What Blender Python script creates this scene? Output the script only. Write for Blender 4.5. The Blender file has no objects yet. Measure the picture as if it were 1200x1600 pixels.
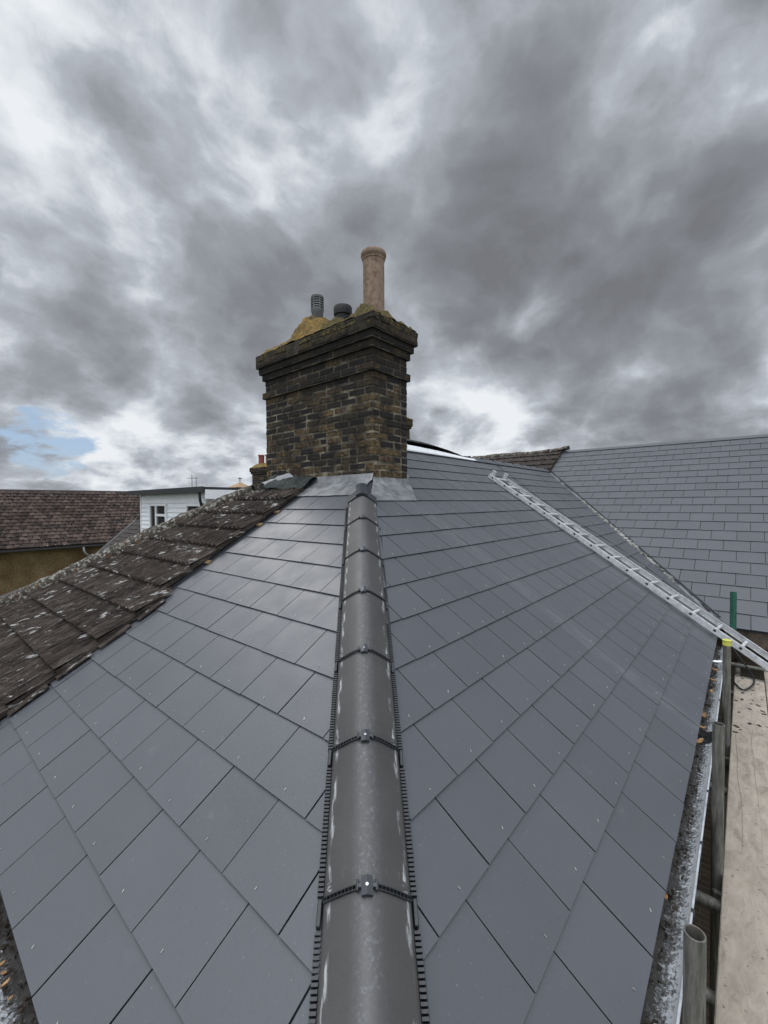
import bpy, math, random
from mathutils import Vector, Matrix, noise as mnoise
random.seed(7)
D = bpy.data
SC = bpy.context.scene
COL = SC.collection

# ------------------------------------------------------------------ camera
# X runs along the courses of the right slope, Y along those of the hip end, Z up; the eaves are at z = 0
FW = Vector((0.7604, 0.6491, -0.0212)).normalized()
RT = Vector((0.6491, -0.7607, -0.0066)).normalized()
UP = RT.cross(FW).normalized()
RT = FW.cross(UP).normalized()
cam = D.cameras.new('camera')
cam.sensor_fit = 'HORIZONTAL'; cam.sensor_width = 36
cam.lens = 660.95 / 1200 * 36
cam.clip_start = 0.05; cam.clip_end = 2000
co = D.objects.new('camera', cam); COL.objects.link(co)
co.matrix_world = Matrix(((RT.x, UP.x, -FW.x, -0.246), (RT.y, UP.y, -FW.y, -0.2174),
                          (RT.z, UP.z, -FW.z, 1.4306), (0, 0, 0, 1)))
SC.camera = co
SC.render.resolution_x = 768; SC.render.resolution_y = 1024
SC.view_settings.view_transform = 'Standard'
SC.view_settings.look = 'None'
SC.view_settings.exposure = 0.0
SC.view_settings.gamma = 1

# ------------------------------------------------------------------ node helper
class NB:
    def __init__(s, tree):
        s.t = tree; s.n = tree.nodes; s.l = tree.links
    def node(s, typ, **kw):
        n = s.n.new(typ)
        for k, v in kw.items():
            setattr(n, k, v)
        return n
    def put(s, inp, v):
        if v is None: return
        if isinstance(v, bpy.types.NodeSocket): s.l.new(v, inp)
        else:
            if inp.type == 'RGBA' and not hasattr(v, '__len__'): v = (v, v, v, 1)
            if inp.type == 'RGBA' and len(v) == 3: v = (*v, 1)
            inp.default_value = v
    def math(s, op, a, b=None, c=None, clamp=False):
        n = s.node('ShaderNodeMath', operation=op); n.use_clamp = clamp
        s.put(n.inputs[0], a); s.put(n.inputs[1], b)
        if c is not None: s.put(n.inputs[2], c)
        return n.outputs[0]
    def vmath(s, op, a, b=None, scale=None):
        n = s.node('ShaderNodeVectorMath', operation=op)
        s.put(n.inputs[0], a); s.put(n.inputs[1], b)
        if scale is not None: s.put(n.inputs['Scale'], scale)
        return n.outputs['Value'] if op in ('DOT_PRODUCT', 'LENGTH') else n.outputs[0]
    def noise(s, vec, scale, detail=4, rough=.55, dist=0.0, out=0):
        n = s.node('ShaderNodeTexNoise')
        s.put(n.inputs['Vector'], vec); n.inputs['Scale'].default_value = scale
        n.inputs['Detail'].default_value = detail; n.inputs['Roughness'].default_value = rough
        n.inputs['Distortion'].default_value = dist
        return n.outputs[out]
    def ramp(s, fac, stops, interp='LINEAR'):
        n = s.node('ShaderNodeValToRGB'); n.color_ramp.interpolation = interp
        e = n.color_ramp.elements
        while len(e) < len(stops): e.new(0.5)
        for el, (p, c) in zip(e, stops):
            el.position = p
            if not hasattr(c, '__len__'): c = (c, c, c)
            el.color = (*c, 1)
        s.put(n.inputs[0], fac)
        return n.outputs[0]
    def mix(s, fac, a, b, mode='MIX'):
        n = s.node('ShaderNodeMix', data_type='RGBA', blend_type=mode)
        s.put(n.inputs[0], fac); s.put(n.inputs[6], a); s.put(n.inputs[7], b)
        return n.outputs[2]
    def remap(s, v, a, b, c=0.0, d=1.0, smooth=True):
        n = s.node('ShaderNodeMapRange')
        if smooth: n.interpolation_type = 'SMOOTHSTEP'
        for i, x in enumerate((v, a, b, c, d)): s.put(n.inputs[i], x)
        return n.outputs[0]
    def mapping(s, vec, scale=(1, 1, 1), loc=(0, 0, 0), rot=(0, 0, 0)):
        n = s.node('ShaderNodeMapping'); s.put(n.inputs[0], vec)
        n.inputs['Scale'].default_value = scale; n.inputs['Location'].default_value = loc
        n.inputs['Rotation'].default_value = rot
        return n.outputs[0]
    def sep(s, v):
        n = s.node('ShaderNodeSeparateXYZ'); s.put(n.inputs[0], v); return n.outputs
    def comb(s, x, y, z):
        n = s.node('ShaderNodeCombineXYZ')
        s.put(n.inputs[0], x); s.put(n.inputs[1], y); s.put(n.inputs[2], z); return n.outputs[0]
    def attr(s, name):
        n = s.node('ShaderNodeAttribute', attribute_name=name); return n.outputs['Fac']
    def objco(s):
        return s.node('ShaderNodeTexCoord').outputs['Object']

# ------------------------------------------------------------------ world: sky and clouds
SUN_DIR = Vector((0.22, 0.70, 0.68)).normalized()     # towards the sun, behind thin cloud
world = D.worlds.new('World'); SC.world = world; world.use_nodes = True
world.cycles.sampling_method = 'MANUAL'; world.cycles.sample_map_resolution = 512
wt = world.node_tree; wt.nodes.clear(); w = NB(wt)
sky = w.node('ShaderNodeTexSky', sky_type='NISHITA'); sky.sun_disc = False
sky.sun_elevation = math.asin(SUN_DIR.z)
sky.sun_rotation = math.atan2(SUN_DIR.x, SUN_DIR.y)
sky.air_density = 1.0; sky.dust_density = 1.2
gen = w.vmath('NORMALIZE', w.node('ShaderNodeTexCoord').outputs['Generated'])
gx, gy, gz = w.sep(gen)
zz = w.math('ADD', w.math('MAXIMUM', gz, 0.0), 0.58)
pv = w.comb(w.math('DIVIDE', gx, zz), w.math('DIVIDE', gy, zz), w.math('MULTIPLY', gz, 0.35))
warp = w.vmath('SCALE', w.vmath('SUBTRACT', w.noise(pv, 1.7, 2, .5, out=1), (.5, .5, .5)), scale=0.20)
warp2 = w.vmath('SCALE', w.vmath('SUBTRACT', w.noise(pv, 11.0, 3, .6, out=1), (.5, .5, .5)), scale=0.05)
pw = w.vmath('ADD', w.vmath('ADD', pv, warp), warp2)
def voro(p, scale, det, rough, smooth=.7):
    n = w.node('ShaderNodeTexVoronoi', feature='F1'); w.put(n.inputs['Vector'], p)
    n.inputs['Scale'].default_value = scale; n.inputs['Detail'].default_value = det
    n.inputs['Roughness'].default_value = rough
    return n.outputs['Distance']
def heaps(p):
    a = w.math('MULTIPLY', voro(p, 2.4, 3.0, .5), -.80)
    b_ = w.math('MULTIPLY', w.noise(p, 6.5, 9, .62), .62)
    return w.math('ADD', a, b_)
h0 = heaps(pw)
h1 = heaps(w.vmath('ADD', pw, (-.045, .085, .06)))
n_big = w.noise(w.vmath('ADD', pw, (3.1, 1.7, 0)), 0.95, 3, .5)
n_mid = w.noise(w.vmath('ADD', pw, (9.3, 4.2, 2.0)), 3.2, 9, .60)
n_low = w.noise(w.vmath('MULTIPLY', gen, (1, 1, 3.0)), 9.0, 7, .58)
def blob(d, r0, r1, amp):
    d = Vector(d).normalized()
    dp = w.vmath('DOT_PRODUCT', gen, tuple(d))
    return w.math('MULTIPLY', w.remap(dp, math.cos(math.radians(r1)), math.cos(math.radians(r0))), amp)
dens = w.math('ADD', w.math('MULTIPLY', n_big, 1.0), w.math('MULTIPLY', h0, 1.05))
dens = w.math('ADD', dens, w.math('MULTIPLY', w.math('SUBTRACT', n_mid, .5), .74))
lowm = w.remap(gz, 0.08, 0.26, 1.0, 0.0)
dens = w.math('ADD', dens, w.math('MULTIPLY', w.math('MULTIPLY', w.math('SUBTRACT', n_low, .5), lowm), 1.1))
BL = [((0.177, 0.752, 0.635), 3, 24, -0.30), ((0.02, 0.80, 0.60), 4, 20, -.08), ((0.28, 0.94, 0.04), 2, 14, -0.26), ((0.85, 0.50, 0.10), 3, 12, -0.16),
      ((0.864, 0.453, 0.19), 2, 10, -0.24), ((0.70, .70, .22), 3, 12, 0.10), ((0.05, 0.93, 0.36), 3, 16, 0.12),
      ((0.28, 0.88, 0.38), 2, 8, -0.10), ((0.316, 0.834, 0.50), 3, 13, .20), ((0.814, 0.258, 0.50), 6, 34, 0.16),
      ((0.93, 0.05, 0.32), 4, 26, 0.10), ((0.55, 0.50, 0.66), 3, 14, -0.13), ((0.47, .66, .40), 4, 16, .12),
      ((0.80, 0.40, 0.36), 3, 14, 0.18), ((0.95, 0.1, 0.08), 2, 16, -0.12), ((0.22, 0.92, 0.27), 2, 8, .14), ((0.60, .45, .80), 4, 20, .06)]
for b in BL: dens = w.math('ADD', dens, blob(*b))
relief = w.math('MULTIPLY', w.math('SUBTRACT', h0, h1), 1.4)
lum = w.math('SUBTRACT', w.remap(dens, -0.44, 0.55, smooth=False), relief)
ccol = w.ramp(w.math('MULTIPLY', lum, .87), [(0.0, (0.84, 0.87, 0.90)), (0.15, (0.68, 0.72, 0.77)),
              (0.30, (0.455, 0.49, 0.54)), (0.50, (0.315, 0.336, 0.372)), (0.72, (0.235, 0.246, 0.272)), (1.0, (0.18, 0.187, 0.203))])
# added sky brightness behind the photographer and overhead, unseen, to light the slopes
bm = w.remap(w.vmath('DOT_PRODUCT', gen, (0.66, 0.56, -0.05)), 0.30, -0.35, 1.0, 2.6)
zen = w.remap(gz, 0.76, 0.90, 1.0, 2.7)
ccol = w.vmath('SCALE', ccol, scale=w.math('MULTIPLY', w.math('MULTIPLY', bm, zen), 10.0))
gap = w.math('ADD', w.math('MULTIPLY', dens, .8), w.math('MULTIPLY', w.math('SUBTRACT', n_low, .5), .9))
gap = w.math('ADD', gap, blob((0.19, 0.965, 0.135), 1.0, 7.0, -0.74))
gap = w.math('ADD', gap, blob((0.25, 0.90, 0.33), 1, 6, -0.10))
gap = w.math('ADD', gap, blob((0.30, 0.72, 0.69), 1, 5, -0.10))
cover = w.remap(gap, -1.00, -0.72)
skycol = w.mix(0.75, sky.outputs[0], (2.3, 3.9, 6.2, 1))
below = w.remap(gz, -0.02, 0.0)
allc = w.mix(cover, skycol, ccol)
allc = w.mix(below, (1.2, 1.2, 1.2, 1), allc)
bg = w.node('ShaderNodeBackground'); w.put(bg.inputs[0], allc); bg.inputs[1].default_value = 0.1
w.l.new(bg.outputs[0], w.node('ShaderNodeOutputWorld').inputs[0])

sun = D.lights.new('sun', 'SUN'); sun.energy = 0.85; sun.angle = math.radians(30); sun.color = (1, .98, .95)
so = D.objects.new('sun', sun); COL.objects.link(so)
so.rotation_euler = SUN_DIR.to_track_quat('Z', 'Y').to_euler(); so.location = (0, 0, 20)

# ------------------------------------------------------------------ measured geometry
TL, TR, TW = 0.5851, 0.6498, 0.5732             # slopes (rise over run): hip end, right slope, wing
GL, GR, GW = 0.24635, 0.24615, 0.26007          # gauges of the slate courses
DZ = -0.0302
XE, ZE = 6.1498, -0.0637                        # eave of the wing
CL, CR, CW = (1 / math.sqrt(1 + t * t) for t in (TL, TR, TW))
YR = 3.42                                       # main ridge, also the party line
ZR = TR * YR + DZ
GROUND = -5.4
def Lp(s, y, h=0.0): return Vector((s * CL - h * TL * CL, y, s * CL * TL + h * CL))
def Rp(s, x, h=0.0): return Vector((x, s * CR - h * TR * CR, s * CR * TR + DZ + h * CR))
def Wp(s, y, h=0.0): return Vector((XE + s * CW - h * TW * CW, y, ZE + s * CW * TW + h * CW))
HD = Vector((1 / TL, 1 / TR, 1)).normalized()
HE = Vector((HD.y, -HD.x, 0)).normalized()
HU = HE.cross(HD).normalized()
if HU.z < 0: HU = -HU
H0 = Vector((0, -DZ / TR, 0))
def hip_off(s): return 0.030 - 0.0245 * s
def Hp(s, wd=0.0, v=0.0): return H0 + HD * s + HE * (wd + hip_off(s)) + HU * v
SLL, SLR = 0.3591, -0.4428                      # fall of the two slopes either side of the hip, per metre across
def hipfall(wd): return SLL * wd if wd < 0 else SLR * wd

# ------------------------------------------------------------------ object helpers
def link(o, parent=None):
    COL.objects.link(o)
    if parent is not None:
        o.parent = parent
        o.matrix_parent_inverse = Matrix.Translation(-world_loc(parent))
    return o
def world_loc(o):
    v = Vector(o.location)
    if o.parent is not None: pass
    return v if o.parent is None else Vector((0, 0, 0)) + v
def tag(o, label=None, cat=None, group=None, kind=None):
    if label: o['label'] = label
    if cat: o['category'] = cat
    if group: o['group'] = group
    if kind: o['kind'] = kind
    return o
class MB:
    def __init__(s): s.v = []; s.f = []; s.r = []
    def face(s, pts, r=None):
        b = len(s.v); s.v += [tuple(p) for p in pts]; s.f.append(tuple(range(b, b + len(pts)))); s.r.append(random.random() if r is None else r)
    def add(s, vs, fs, r=None):
        b = len(s.v); s.v += [tuple(p) for p in vs]
        r = random.random() if r is None else r
        for q, f in enumerate(fs): s.f.append(tuple(b + i for i in f)); s.r.append(r if not hasattr(r, '__len__') else r[q])
    def box(s, c, ax, r=None, jit=0.0, ch=0.0):
        """c centre, ax three half-axis vectors; ch chamfers the edges"""
        c = Vector(c); a = [Vector(q) for q in ax]
        if ch <= 0:
            vs = []
            for i in (-1, 1):
                for j in (-1, 1):
                    for k in (-1, 1):
                        p = c + a[0] * i + a[1] * j + a[2] * k
                        if jit: p += Vector([random.uniform(-jit, jit) for _ in range(3)])
                        vs.append(p)
            fs = [(0, 1, 3, 2), (4, 6, 7, 5), (0, 4, 5, 1), (2, 3, 7, 6), (0, 2, 6, 4), (1, 5, 7, 3)]
            if a[0].cross(a[1]).dot(a[2]) < 0: fs = [f[::-1] for f in fs]
            s.add(vs, fs, r); return
        L = [q.length for q in a]; n = [q.normalized() for q in a]
        def P(i, j, k, m):
            e = [L[0] - ch, L[1] - ch, L[2] - ch]; e[m] = L[m]
            p = c + n[0] * i * e[0] + n[1] * j * e[1] + n[2] * k * e[2]
            return p
        idx = {}; vs = []
        jt = {}
        for i in (-1, 1):
            for j in (-1, 1):
                for k in (-1, 1):
                    jt[(i, j, k)] = Vector([random.uniform(-jit, jit) for _ in range(3)])
                    for m in range(3):
                        idx[(i, j, k, m)] = len(vs); vs.append(P(i, j, k, m) + jt[(i, j, k)])
        fs = []
        for m in range(3):
            o1, o2 = [q for q in range(3) if q != m]
            for sg in (-1, 1):
                q = []
                for (u, v) in ((-1, -1), (1, -1), (1, 1), (-1, 1)):
                    t = [0, 0, 0]; t[m] = sg; t[o1] = u; t[o2] = v
                    q.append(idx[(*t, m)])
                fs.append(tuple(q))
        for m in range(3):      # edges running along axis m
            o1, o2 = [q for q in range(3) if q != m]
            for u in (-1, 1):
                for v in (-1, 1):
                    t0 = [0, 0, 0]; t1 = [0, 0, 0]
                    t0[m] = -1; t1[m] = 1
                    for t in (t0, t1): t[o1] = u; t[o2] = v
                    fs.append((idx[(*t0, o1)], idx[(*t1, o1)], idx[(*t1, o2)], idx[(*t0, o2)]))
        for i in (-1, 1):
            for j in (-1, 1):
                for k in (-1, 1):
                    fs.append((idx[(i, j, k, 0)], idx[(i, j, k, 1)], idx[(i, j, k, 2)]))
        out = []
        for f in fs:    # orient outwards
            p = [vs[q] for q in f]
            nn = (p[1] - p[0]).cross(p[2] - p[0])
            cc = sum(p, Vector((0, 0, 0))) / len(p)
            out.append(f if nn.dot(cc - c) >= 0 else f[::-1])
        s.add(vs, out, r)
    def abox(s, x0, x1, y0, y1, z0, z1, **k):
        s.box(((x0 + x1) / 2, (y0 + y1) / 2, (z0 + z1) / 2),
              (((x1 - x0) / 2, 0, 0), (0, (y1 - y0) / 2, 0), (0, 0, (z1 - z0) / 2)), **k)
    def tube(s, p0, p1, r0, r1=None, n=20, caps=True, r=None, rings=None):
        s.path([p0, p1], [r0, r0 if r1 is None else r1], n, caps, r)
    def path(s, pts, rad, n=12, caps=True, r=None):
        pts = [Vector(p) for p in pts]
        if not hasattr(rad, '__len__'): rad = [rad] * len(pts)
        vs = []; fs = []
        t = (pts[1] - pts[0]).normalized()
        ref = Vector((0, 0, 1)) if abs(t.z) < .9 else Vector((1, 0, 0))
        e1 = t.cross(ref).normalized()
        for i, p in enumerate(pts):
            if i == 0: t = (pts[1] - p)
            elif i == len(pts) - 1: t = (p - pts[i - 1])
            else: t = (pts[i + 1] - pts[i - 1])
            t = t.normalized() if t.length > 1e-9 else Vector((0, 0, 1))
            e1 = (e1 - t * e1.dot(t)).normalized(); e2 = t.cross(e1)
            for k in range(n):
                a = 2 * math.pi * k / n
                vs.append(p + (e1 * math.cos(a) + e2 * math.sin(a)) * rad[i])
        for i in range(len(pts) - 1):
            for k in range(n):
                a = i * n + k; b = i * n + (k + 1) % n
                fs.append((a, b, b + n, a + n))
        if caps:
            fs.append(tuple(range(n))[::-1]); fs.append(tuple(range((len(pts) - 1) * n, len(pts) * n)))
        s.add(vs, fs, r)
    def lathe(s, c, prof, n=32, ax=None, r=None, jit=0.0):
        """prof: (radius, height) pairs, axis along +Z from c"""
        c = Vector(c); vs = []; fs = []
        for (q, h) in prof:
            for k in range(n):
                a = 2 * math.pi * k / n
                vs.append(c + Vector((math.cos(a) * q, math.sin(a) * q, h)))
        for i in range(len(prof) - 1):
            for k in range(n):
                a = i * n + k; b = i * n + (k + 1) % n
                fs.append((a, b, b + n, a + n))
        s.add(vs, fs, r)
    def build(s, name, mat, parent=None, smooth=False, **tags):
        me = D.meshes.new(name); me.from_pydata([tuple(v) for v in s.v], [], s.f)
        at = me.attributes.new('rnd', 'FLOAT', 'FACE'); at.data.foreach_set('value', s.r)
        if smooth:
            me.polygons.foreach_set('use_smooth', [True] * len(me.polygons))
            if smooth != 'all': me.set_sharp_from_angle(angle=math.radians(smooth if smooth is not True else 40))
        me.materials.append(mat)
        o = D.objects.new(name, me); link(o, parent)
        if tags: tag(o, **tags)
        return o
def empty(name, loc, **tags):
    o = D.objects.new(name, None); o.location = loc; o.empty_display_size = .2; COL.objects.link(o)
    tag(o, **tags); return o
def clip(poly, a, b, c):
    """keep the part of a 2D polygon with a*u + b*v + c >= 0"""
    out = []
    for i in range(len(poly)):
        p, q = poly[i], poly[(i + 1) % len(poly)]
        dp = a * p[0] + b * p[1] + c; dq = a * q[0] + b * q[1] + c
        if dp >= 0: out.append(p)
        if dp * dq < 0:
            t = dp / (dp - dq); out.append((p[0] + (q[0] - p[0]) * t, p[1] + (q[1] - p[1]) * t))
    return out
def fbm(p, sc=1.0, o=4):
    p = Vector(p) * sc; a = 1; t = 0
    for _ in range(o): t += a * mnoise.noise(p); p = p * 2.03; a *= .5
    return t

# ------------------------------------------------------------------ materials
def mat(name, fn):
    m = D.materials.new(name); m.use_nodes = True; t = m.node_tree; t.nodes.clear(); b = NB(t)
    p = b.node('ShaderNodeBsdfPrincipled'); o = b.node('ShaderNodeOutputMaterial'); t.links.new(p.outputs[0], o.inputs[0])
    r = fn(b)
    if 'color' in r: b.put(p.inputs['Base Color'], r['color'])
    if 'rough' in r: b.put(p.inputs['Roughness'], r['rough'])
    if 'metal' in r: b.put(p.inputs['Metallic'], r['metal'])
    if 'spec' in r: b.put(p.inputs['Specular IOR Level'], r['spec'])
    if 'bump' in r:
        h, st, dist = r['bump']
        bn = b.node('ShaderNodeBump'); bn.inputs['Strength'].default_value = st; bn.inputs['Distance'].default_value = dist
        b.put(bn.inputs['Height'], h); t.links.new(bn.outputs[0], p.inputs['Normal'])
    return m

def f_slate(b, tone=1.0, streak=False):
    oc = b.objco(); rnd = b.attr('rnd')
    n1 = b.noise(oc, 2.3, 5, .6); n2 = b.noise(oc, 60, 3, .6); n3 = b.noise(oc, 420, 2, .5)
    v = b.math('ADD', b.math('MULTIPLY', rnd, .26), b.math('MULTIPLY', n1, .40))
    v = b.math('ADD', v, b.math('MULTIPLY', n2, .16))
    c = b.ramp(v, [(0.22, (0.066 * tone, 0.0695 * tone, 0.078 * tone)), (0.80, (0.087 * tone, 0.0915 * tone, 0.102 * tone))])
    # a few slates lean to purple
    c = b.mix(b.math('MULTIPLY', b.remap(b.math('FRACT', b.math('MULTIPLY', rnd, 7.31)), .45, 1.0), .35), c, (0.080 * tone, 0.080 * tone, 0.090 * tone, 1))
    dust = b.remap(b.noise(oc, 9, 8, .72), .60, .82)
    c = b.mix(b.math('MULTIPLY', dust, .16), c, (.36, .37, .38, 1))
    scf = b.math('MULTIPLY', b.remap(b.noise(b.mapping(oc, (18, 60, 40), rot=(0, 0, .5)), 1.0, 6, .75, 1.0), .64, .74), b.remap(b.noise(oc, 1.3, 3, .6), .50, .62))
    c = b.mix(b.math('MULTIPLY', scf, .30), c, (.34, .35, .365, 1))
    spk = b.remap(b.noise(oc, 130, 2, .5), .70, .78)
    c = b.mix(b.math('MULTIPLY', spk, .22), c, (.45, .46, .47, 1))
    if streak:      # chalky trail where something was dragged up the slope
        x, y, z = b.sep(oc)
        wob = b.math('MULTIPLY', b.math('SUBTRACT', b.noise(oc, 1.1, 2, .5), .5), .25)
        dx = b.math('ABSOLUTE', b.math('ADD', b.math('SUBTRACT', x, 3.09), wob))
        band = b.remap(dx, .02, .13, 1.0, 0.0)
        grain = b.remap(b.noise(b.mapping(oc, (34, 4, 8)), 1.0, 6, .7), .42, .72)
        c = b.mix(b.math('MULTIPLY', b.math('MULTIPLY', band, grain), .13), c, (.46, .47, .48, 1))
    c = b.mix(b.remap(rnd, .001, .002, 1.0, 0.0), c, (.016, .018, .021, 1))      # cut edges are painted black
    rough = b.remap(b.noise(oc, 5, 4, .6), .3, .7, .38, .48)
    n3 = b.noise(oc, 170, 3, .6)
    h = b.math('ADD', b.math('MULTIPLY', n2, .5), b.math('MULTIPLY', n3, .6))
    return dict(color=c, rough=rough, spec=.52, bump=(h, .5, .0020))
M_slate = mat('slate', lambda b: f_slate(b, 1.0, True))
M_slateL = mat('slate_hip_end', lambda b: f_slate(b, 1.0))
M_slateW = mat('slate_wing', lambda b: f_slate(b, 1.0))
M_under = mat('slate_joint', lambda b: dict(color=(.012, .014, .018), rough=.8))  # near-black stands in for the shade seen through gaps in slates and tiles

def simple(name, col, rough=.6, metal=0, var=.25, sc=8, bump=.2, bs=60, bd=.002, spec=.5):
    def f(b):
        oc = b.objco(); n = b.noise(oc, sc, 6, .62)
        lo = tuple(q * (1 - var) for q in col); hi = tuple(min(1, q * (1 + var)) for q in col)
        return dict(color=b.ramp(n, [(.3, lo), (.7, hi)]), rough=rough, metal=metal, spec=spec,
                    bump=(b.noise(oc, bs, 4, .6), bump, bd))
    return mat(name, f)
M_black = simple('black_plastic', (.016, .018, .021), .48, var=.4)
M_clamp = simple('clamp_plastic', (.028, .031, .036), .42, var=.3)
M_screw = simple('screw_head', (.75, .75, .74), .25, .9, var=.1)
M_rivet = simple('copper_rivet', (.66, .58, .56), .35, .7, var=.2)

def f_hip(b):
    oc = b.objco(); rnd = b.attr('rnd')
    uu = b.node('ShaderNodeAttribute', attribute_name='across').outputs['Fac']
    al = b.node('ShaderNodeAttribute', attribute_name='along').outputs['Fac']
    n1 = b.noise(oc, 3.2, 5, .6); n2 = b.noise(oc, 90, 3, .65)
    v = b.math('ADD', b.math('MULTIPLY', n1, .6), b.math('ADD', b.math('MULTIPLY', n2, .22), b.math('MULTIPLY', rnd, .15)))
    c = b.ramp(v, [(.28, (.038, .036, .035)), (.72, (.070, .066, .064))])
    # crown lighter than the sides, mottled with paler patches
    crown = b.remap(b.math('ABSOLUTE', uu), .012, .05, 1.0, 0.0)
    mot = b.remap(b.noise(oc, 75, 6, .72), .50, .68)
    c = b.mix(b.math('MULTIPLY', b.math('MULTIPLY', crown, mot), .30), c, (.26, .27, .29, 1))
    c = b.mix(b.math('MULTIPLY', crown, .25), c, (.105, .104, .108, 1))
    # lime runs below the joints and along the edges: long streaks in the tile's own direction
    st = b.noise(b.comb(b.math('MULTIPLY', uu, 130), b.math('MULTIPLY', al, 7), 0.0), 1.0, 5, .65)
    near = b.remap(b.math('FRACT', al), .62, 1.0)
    m1 = b.math('MULTIPLY', b.remap(st, .60, .72), b.math('MULTIPLY', near, b.remap(b.math('ABSOLUTE', uu), .02, .045, 1.0, 0.12)))
    edge = b.remap(b.math('ABSOLUTE', b.math('SUBTRACT', b.math('ABSOLUTE', uu), .106)), .002, .010, 1.0, 0.0)
    m2 = b.math('MULTIPLY', b.math('MULTIPLY', edge, b.remap(b.noise(b.comb(b.math('MULTIPLY', uu, 60), b.math('MULTIPLY', al, 4.5), 3.0), 1.0, 4, .6), .50, .66)), .6)
    white = b.math('MINIMUM', b.math('ADD', m1, m2), 1.0)
    c = b.mix(b.math('MULTIPLY', white, .85), c, (.62, .63, .63, 1))
    dk = b.remap(b.noise(oc, 26, 5, .7), .66, .72)
    c = b.mix(b.math('MULTIPLY', dk, .5), c, (.05, .05, .05, 1))
    rough = b.remap(n1, .3, .7, .44, .6)
    return dict(color=c, rough=rough, bump=(b.math('ADD', n2, b.noise(oc, 300, 2, .5)), .35, .0012))
M_hip = mat('concrete_hip_tile', f_hip)

def sooty(b, oc, z):
    a = b.remap(b.math('ADD', z, b.math('MULTIPLY', b.noise(oc, 2.2, 5, .6), 1.3)), 2.95, 3.75, 0.0, .85)
    p = b.remap(b.noise(b.mapping(oc, (1, 1, .8)), 4.5, 6, .66), .43, .60, 0.0, .66)
    return b.math('MAXIMUM', a, p)
def f_brick(b):
    oc = b.objco(); rnd = b.attr('rnd')
    n1 = b.noise(oc, 24, 6, .7); n2 = b.noise(oc, 3.0, 4, .6); n3 = b.noise(oc, 90, 4, .6)
    base = b.ramp(rnd, [(0.0, (.016, .015, .016)), (.35, (.030, .026, .023)), (.58, (.070, .052, .028)), (.82, (.17, .115, .05)), (1.0, (.10, .06, .036))])
    c = b.mix(b.remap(n1, .40, .60, 0.0, .82), base, (.017, .016, .016, 1))
    c = b.mix(b.math('MULTIPLY', b.remap(n3, .56, .74), .45), c, (.22, .165, .085, 1))
    x, y, z = b.sep(oc)
    c = b.mix(sooty(b, oc, z), c, (.014, .0125, .012, 1))
    # algae and lichen on the crown
    nz = b.sep(b.node('ShaderNodeNewGeometry').outputs['Normal'])[2]
    up = b.remap(z, 3.10, 3.20)
    lic = b.remap(b.noise(oc, 14, 7, .7), .40, .56)
    m = b.math('MULTIPLY', up, b.math('MAXIMUM', lic, b.remap(nz, .3, .8)))
    lc = b.ramp(b.noise(oc, 40, 5, .7), [(.36, (.018, .017, .010)), (.5, (.065, .052, .018)), (.63, (.15, .105, .028)), (.74, (.26, .23, .14))])
    c = b.mix(b.math('MULTIPLY', m, .9), c, lc)
    return dict(color=c, rough=.92, spec=.25, bump=(b.math('ADD', b.math('MULTIPLY', n1, 1.0), b.math('MULTIPLY', n3, .6)), .8, .006))
M_brick = mat('stock_brick', f_brick)
def f_mortar(b):
    oc = b.objco(); n = b.noise(oc, 5, 5, .65); n2 = b.noise(oc, 60, 4, .6)
    c = b.ramp(n, [(.38, (.035, .030, .025)), (.52, (.12, .105, .078)), (.66, (.29, .255, .19))])
    z = b.sep(oc)[2]
    c = b.mix(sooty(b, oc, z), c, (.020, .018, .016, 1))
    return dict(color=c, rough=.95, spec=.2, bump=(n2, .6, .004))
M_mortar = mat('mortar', f_mortar)
def f_flaunch(b):
    oc = b.objco(); n = b.noise(oc, 9, 7, .7); n2 = b.noise(oc, 55, 5, .7)
    y = b.sep(oc)[1]
    base = b.ramp(n2, [(.36, (.018, .017, .011)), (.50, (.070, .056, .022)), (.62, (.14, .10, .028)), (.72, (.22, .20, .13))])
    gold = b.ramp(b.math('ADD', b.math('MULTIPLY', n, .6), b.math('MULTIPLY', n2, .4)), [(.38, (.045, .038, .022)), (.46, (.10, .075, .032)), (.54, (.21, .125, .028)), (.64, (.24, .205, .13))])
    c = b.mix(b.remap(y, 3.1, 3.5), base, gold)
    return dict(color=c, rough=.95, spec=.2, bump=(b.math('ADD', n, n2), .9, .012))
M_flaunch = mat('lichened_mortar', f_flaunch)
def f_pot(b):
    oc = b.objco(); n = b.noise(oc, 16, 6, .66); n2 = b.noise(oc, 90, 4, .6)
    c = b.ramp(n, [(.3, (.135, .088, .062)), (.5, (.225, .155, .112)), (.7, (.30, .225, .17))])
    c = b.mix(b.math('MULTIPLY', b.remap(b.noise(b.mapping(oc, (9, 9, 1.2)), 1.0, 5, .6), .56, .70), .6), c, (.07, .05, .04, 1))
    return dict(color=c, rough=.85, spec=.3, bump=(n2, .4, .003))
M_pot = mat('buff_clay', f_pot)
M_redpot = simple('red_clay', (.20, .055, .040), .8)
M_greypot = simple('grey_clay', (.115, .118, .118), .7, var=.4)
M_soot = simple('sooty_metal', (.012, .012, .013), .7)
def f_lead(b):
    oc = b.objco(); n = b.noise(oc, 7, 7, .68, .6); n2 = b.noise(oc, 45, 5, .65)
    c = b.ramp(n, [(.30, (.12, .125, .13)), (.50, (.20, .205, .21)), (.68, (.31, .31, .31))])
    c = b.mix(b.math('MULTIPLY', b.remap(n2, .58, .72), .5), c, (.42, .41, .40, 1))
    return dict(color=c, rough=b.remap(n, .3, .7, .35, .6), metal=.35, bump=(b.math('ADD', n, b.math('MULTIPLY', n2, .4)), .6, .008))
M_lead = mat('lead', f_lead)

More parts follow.
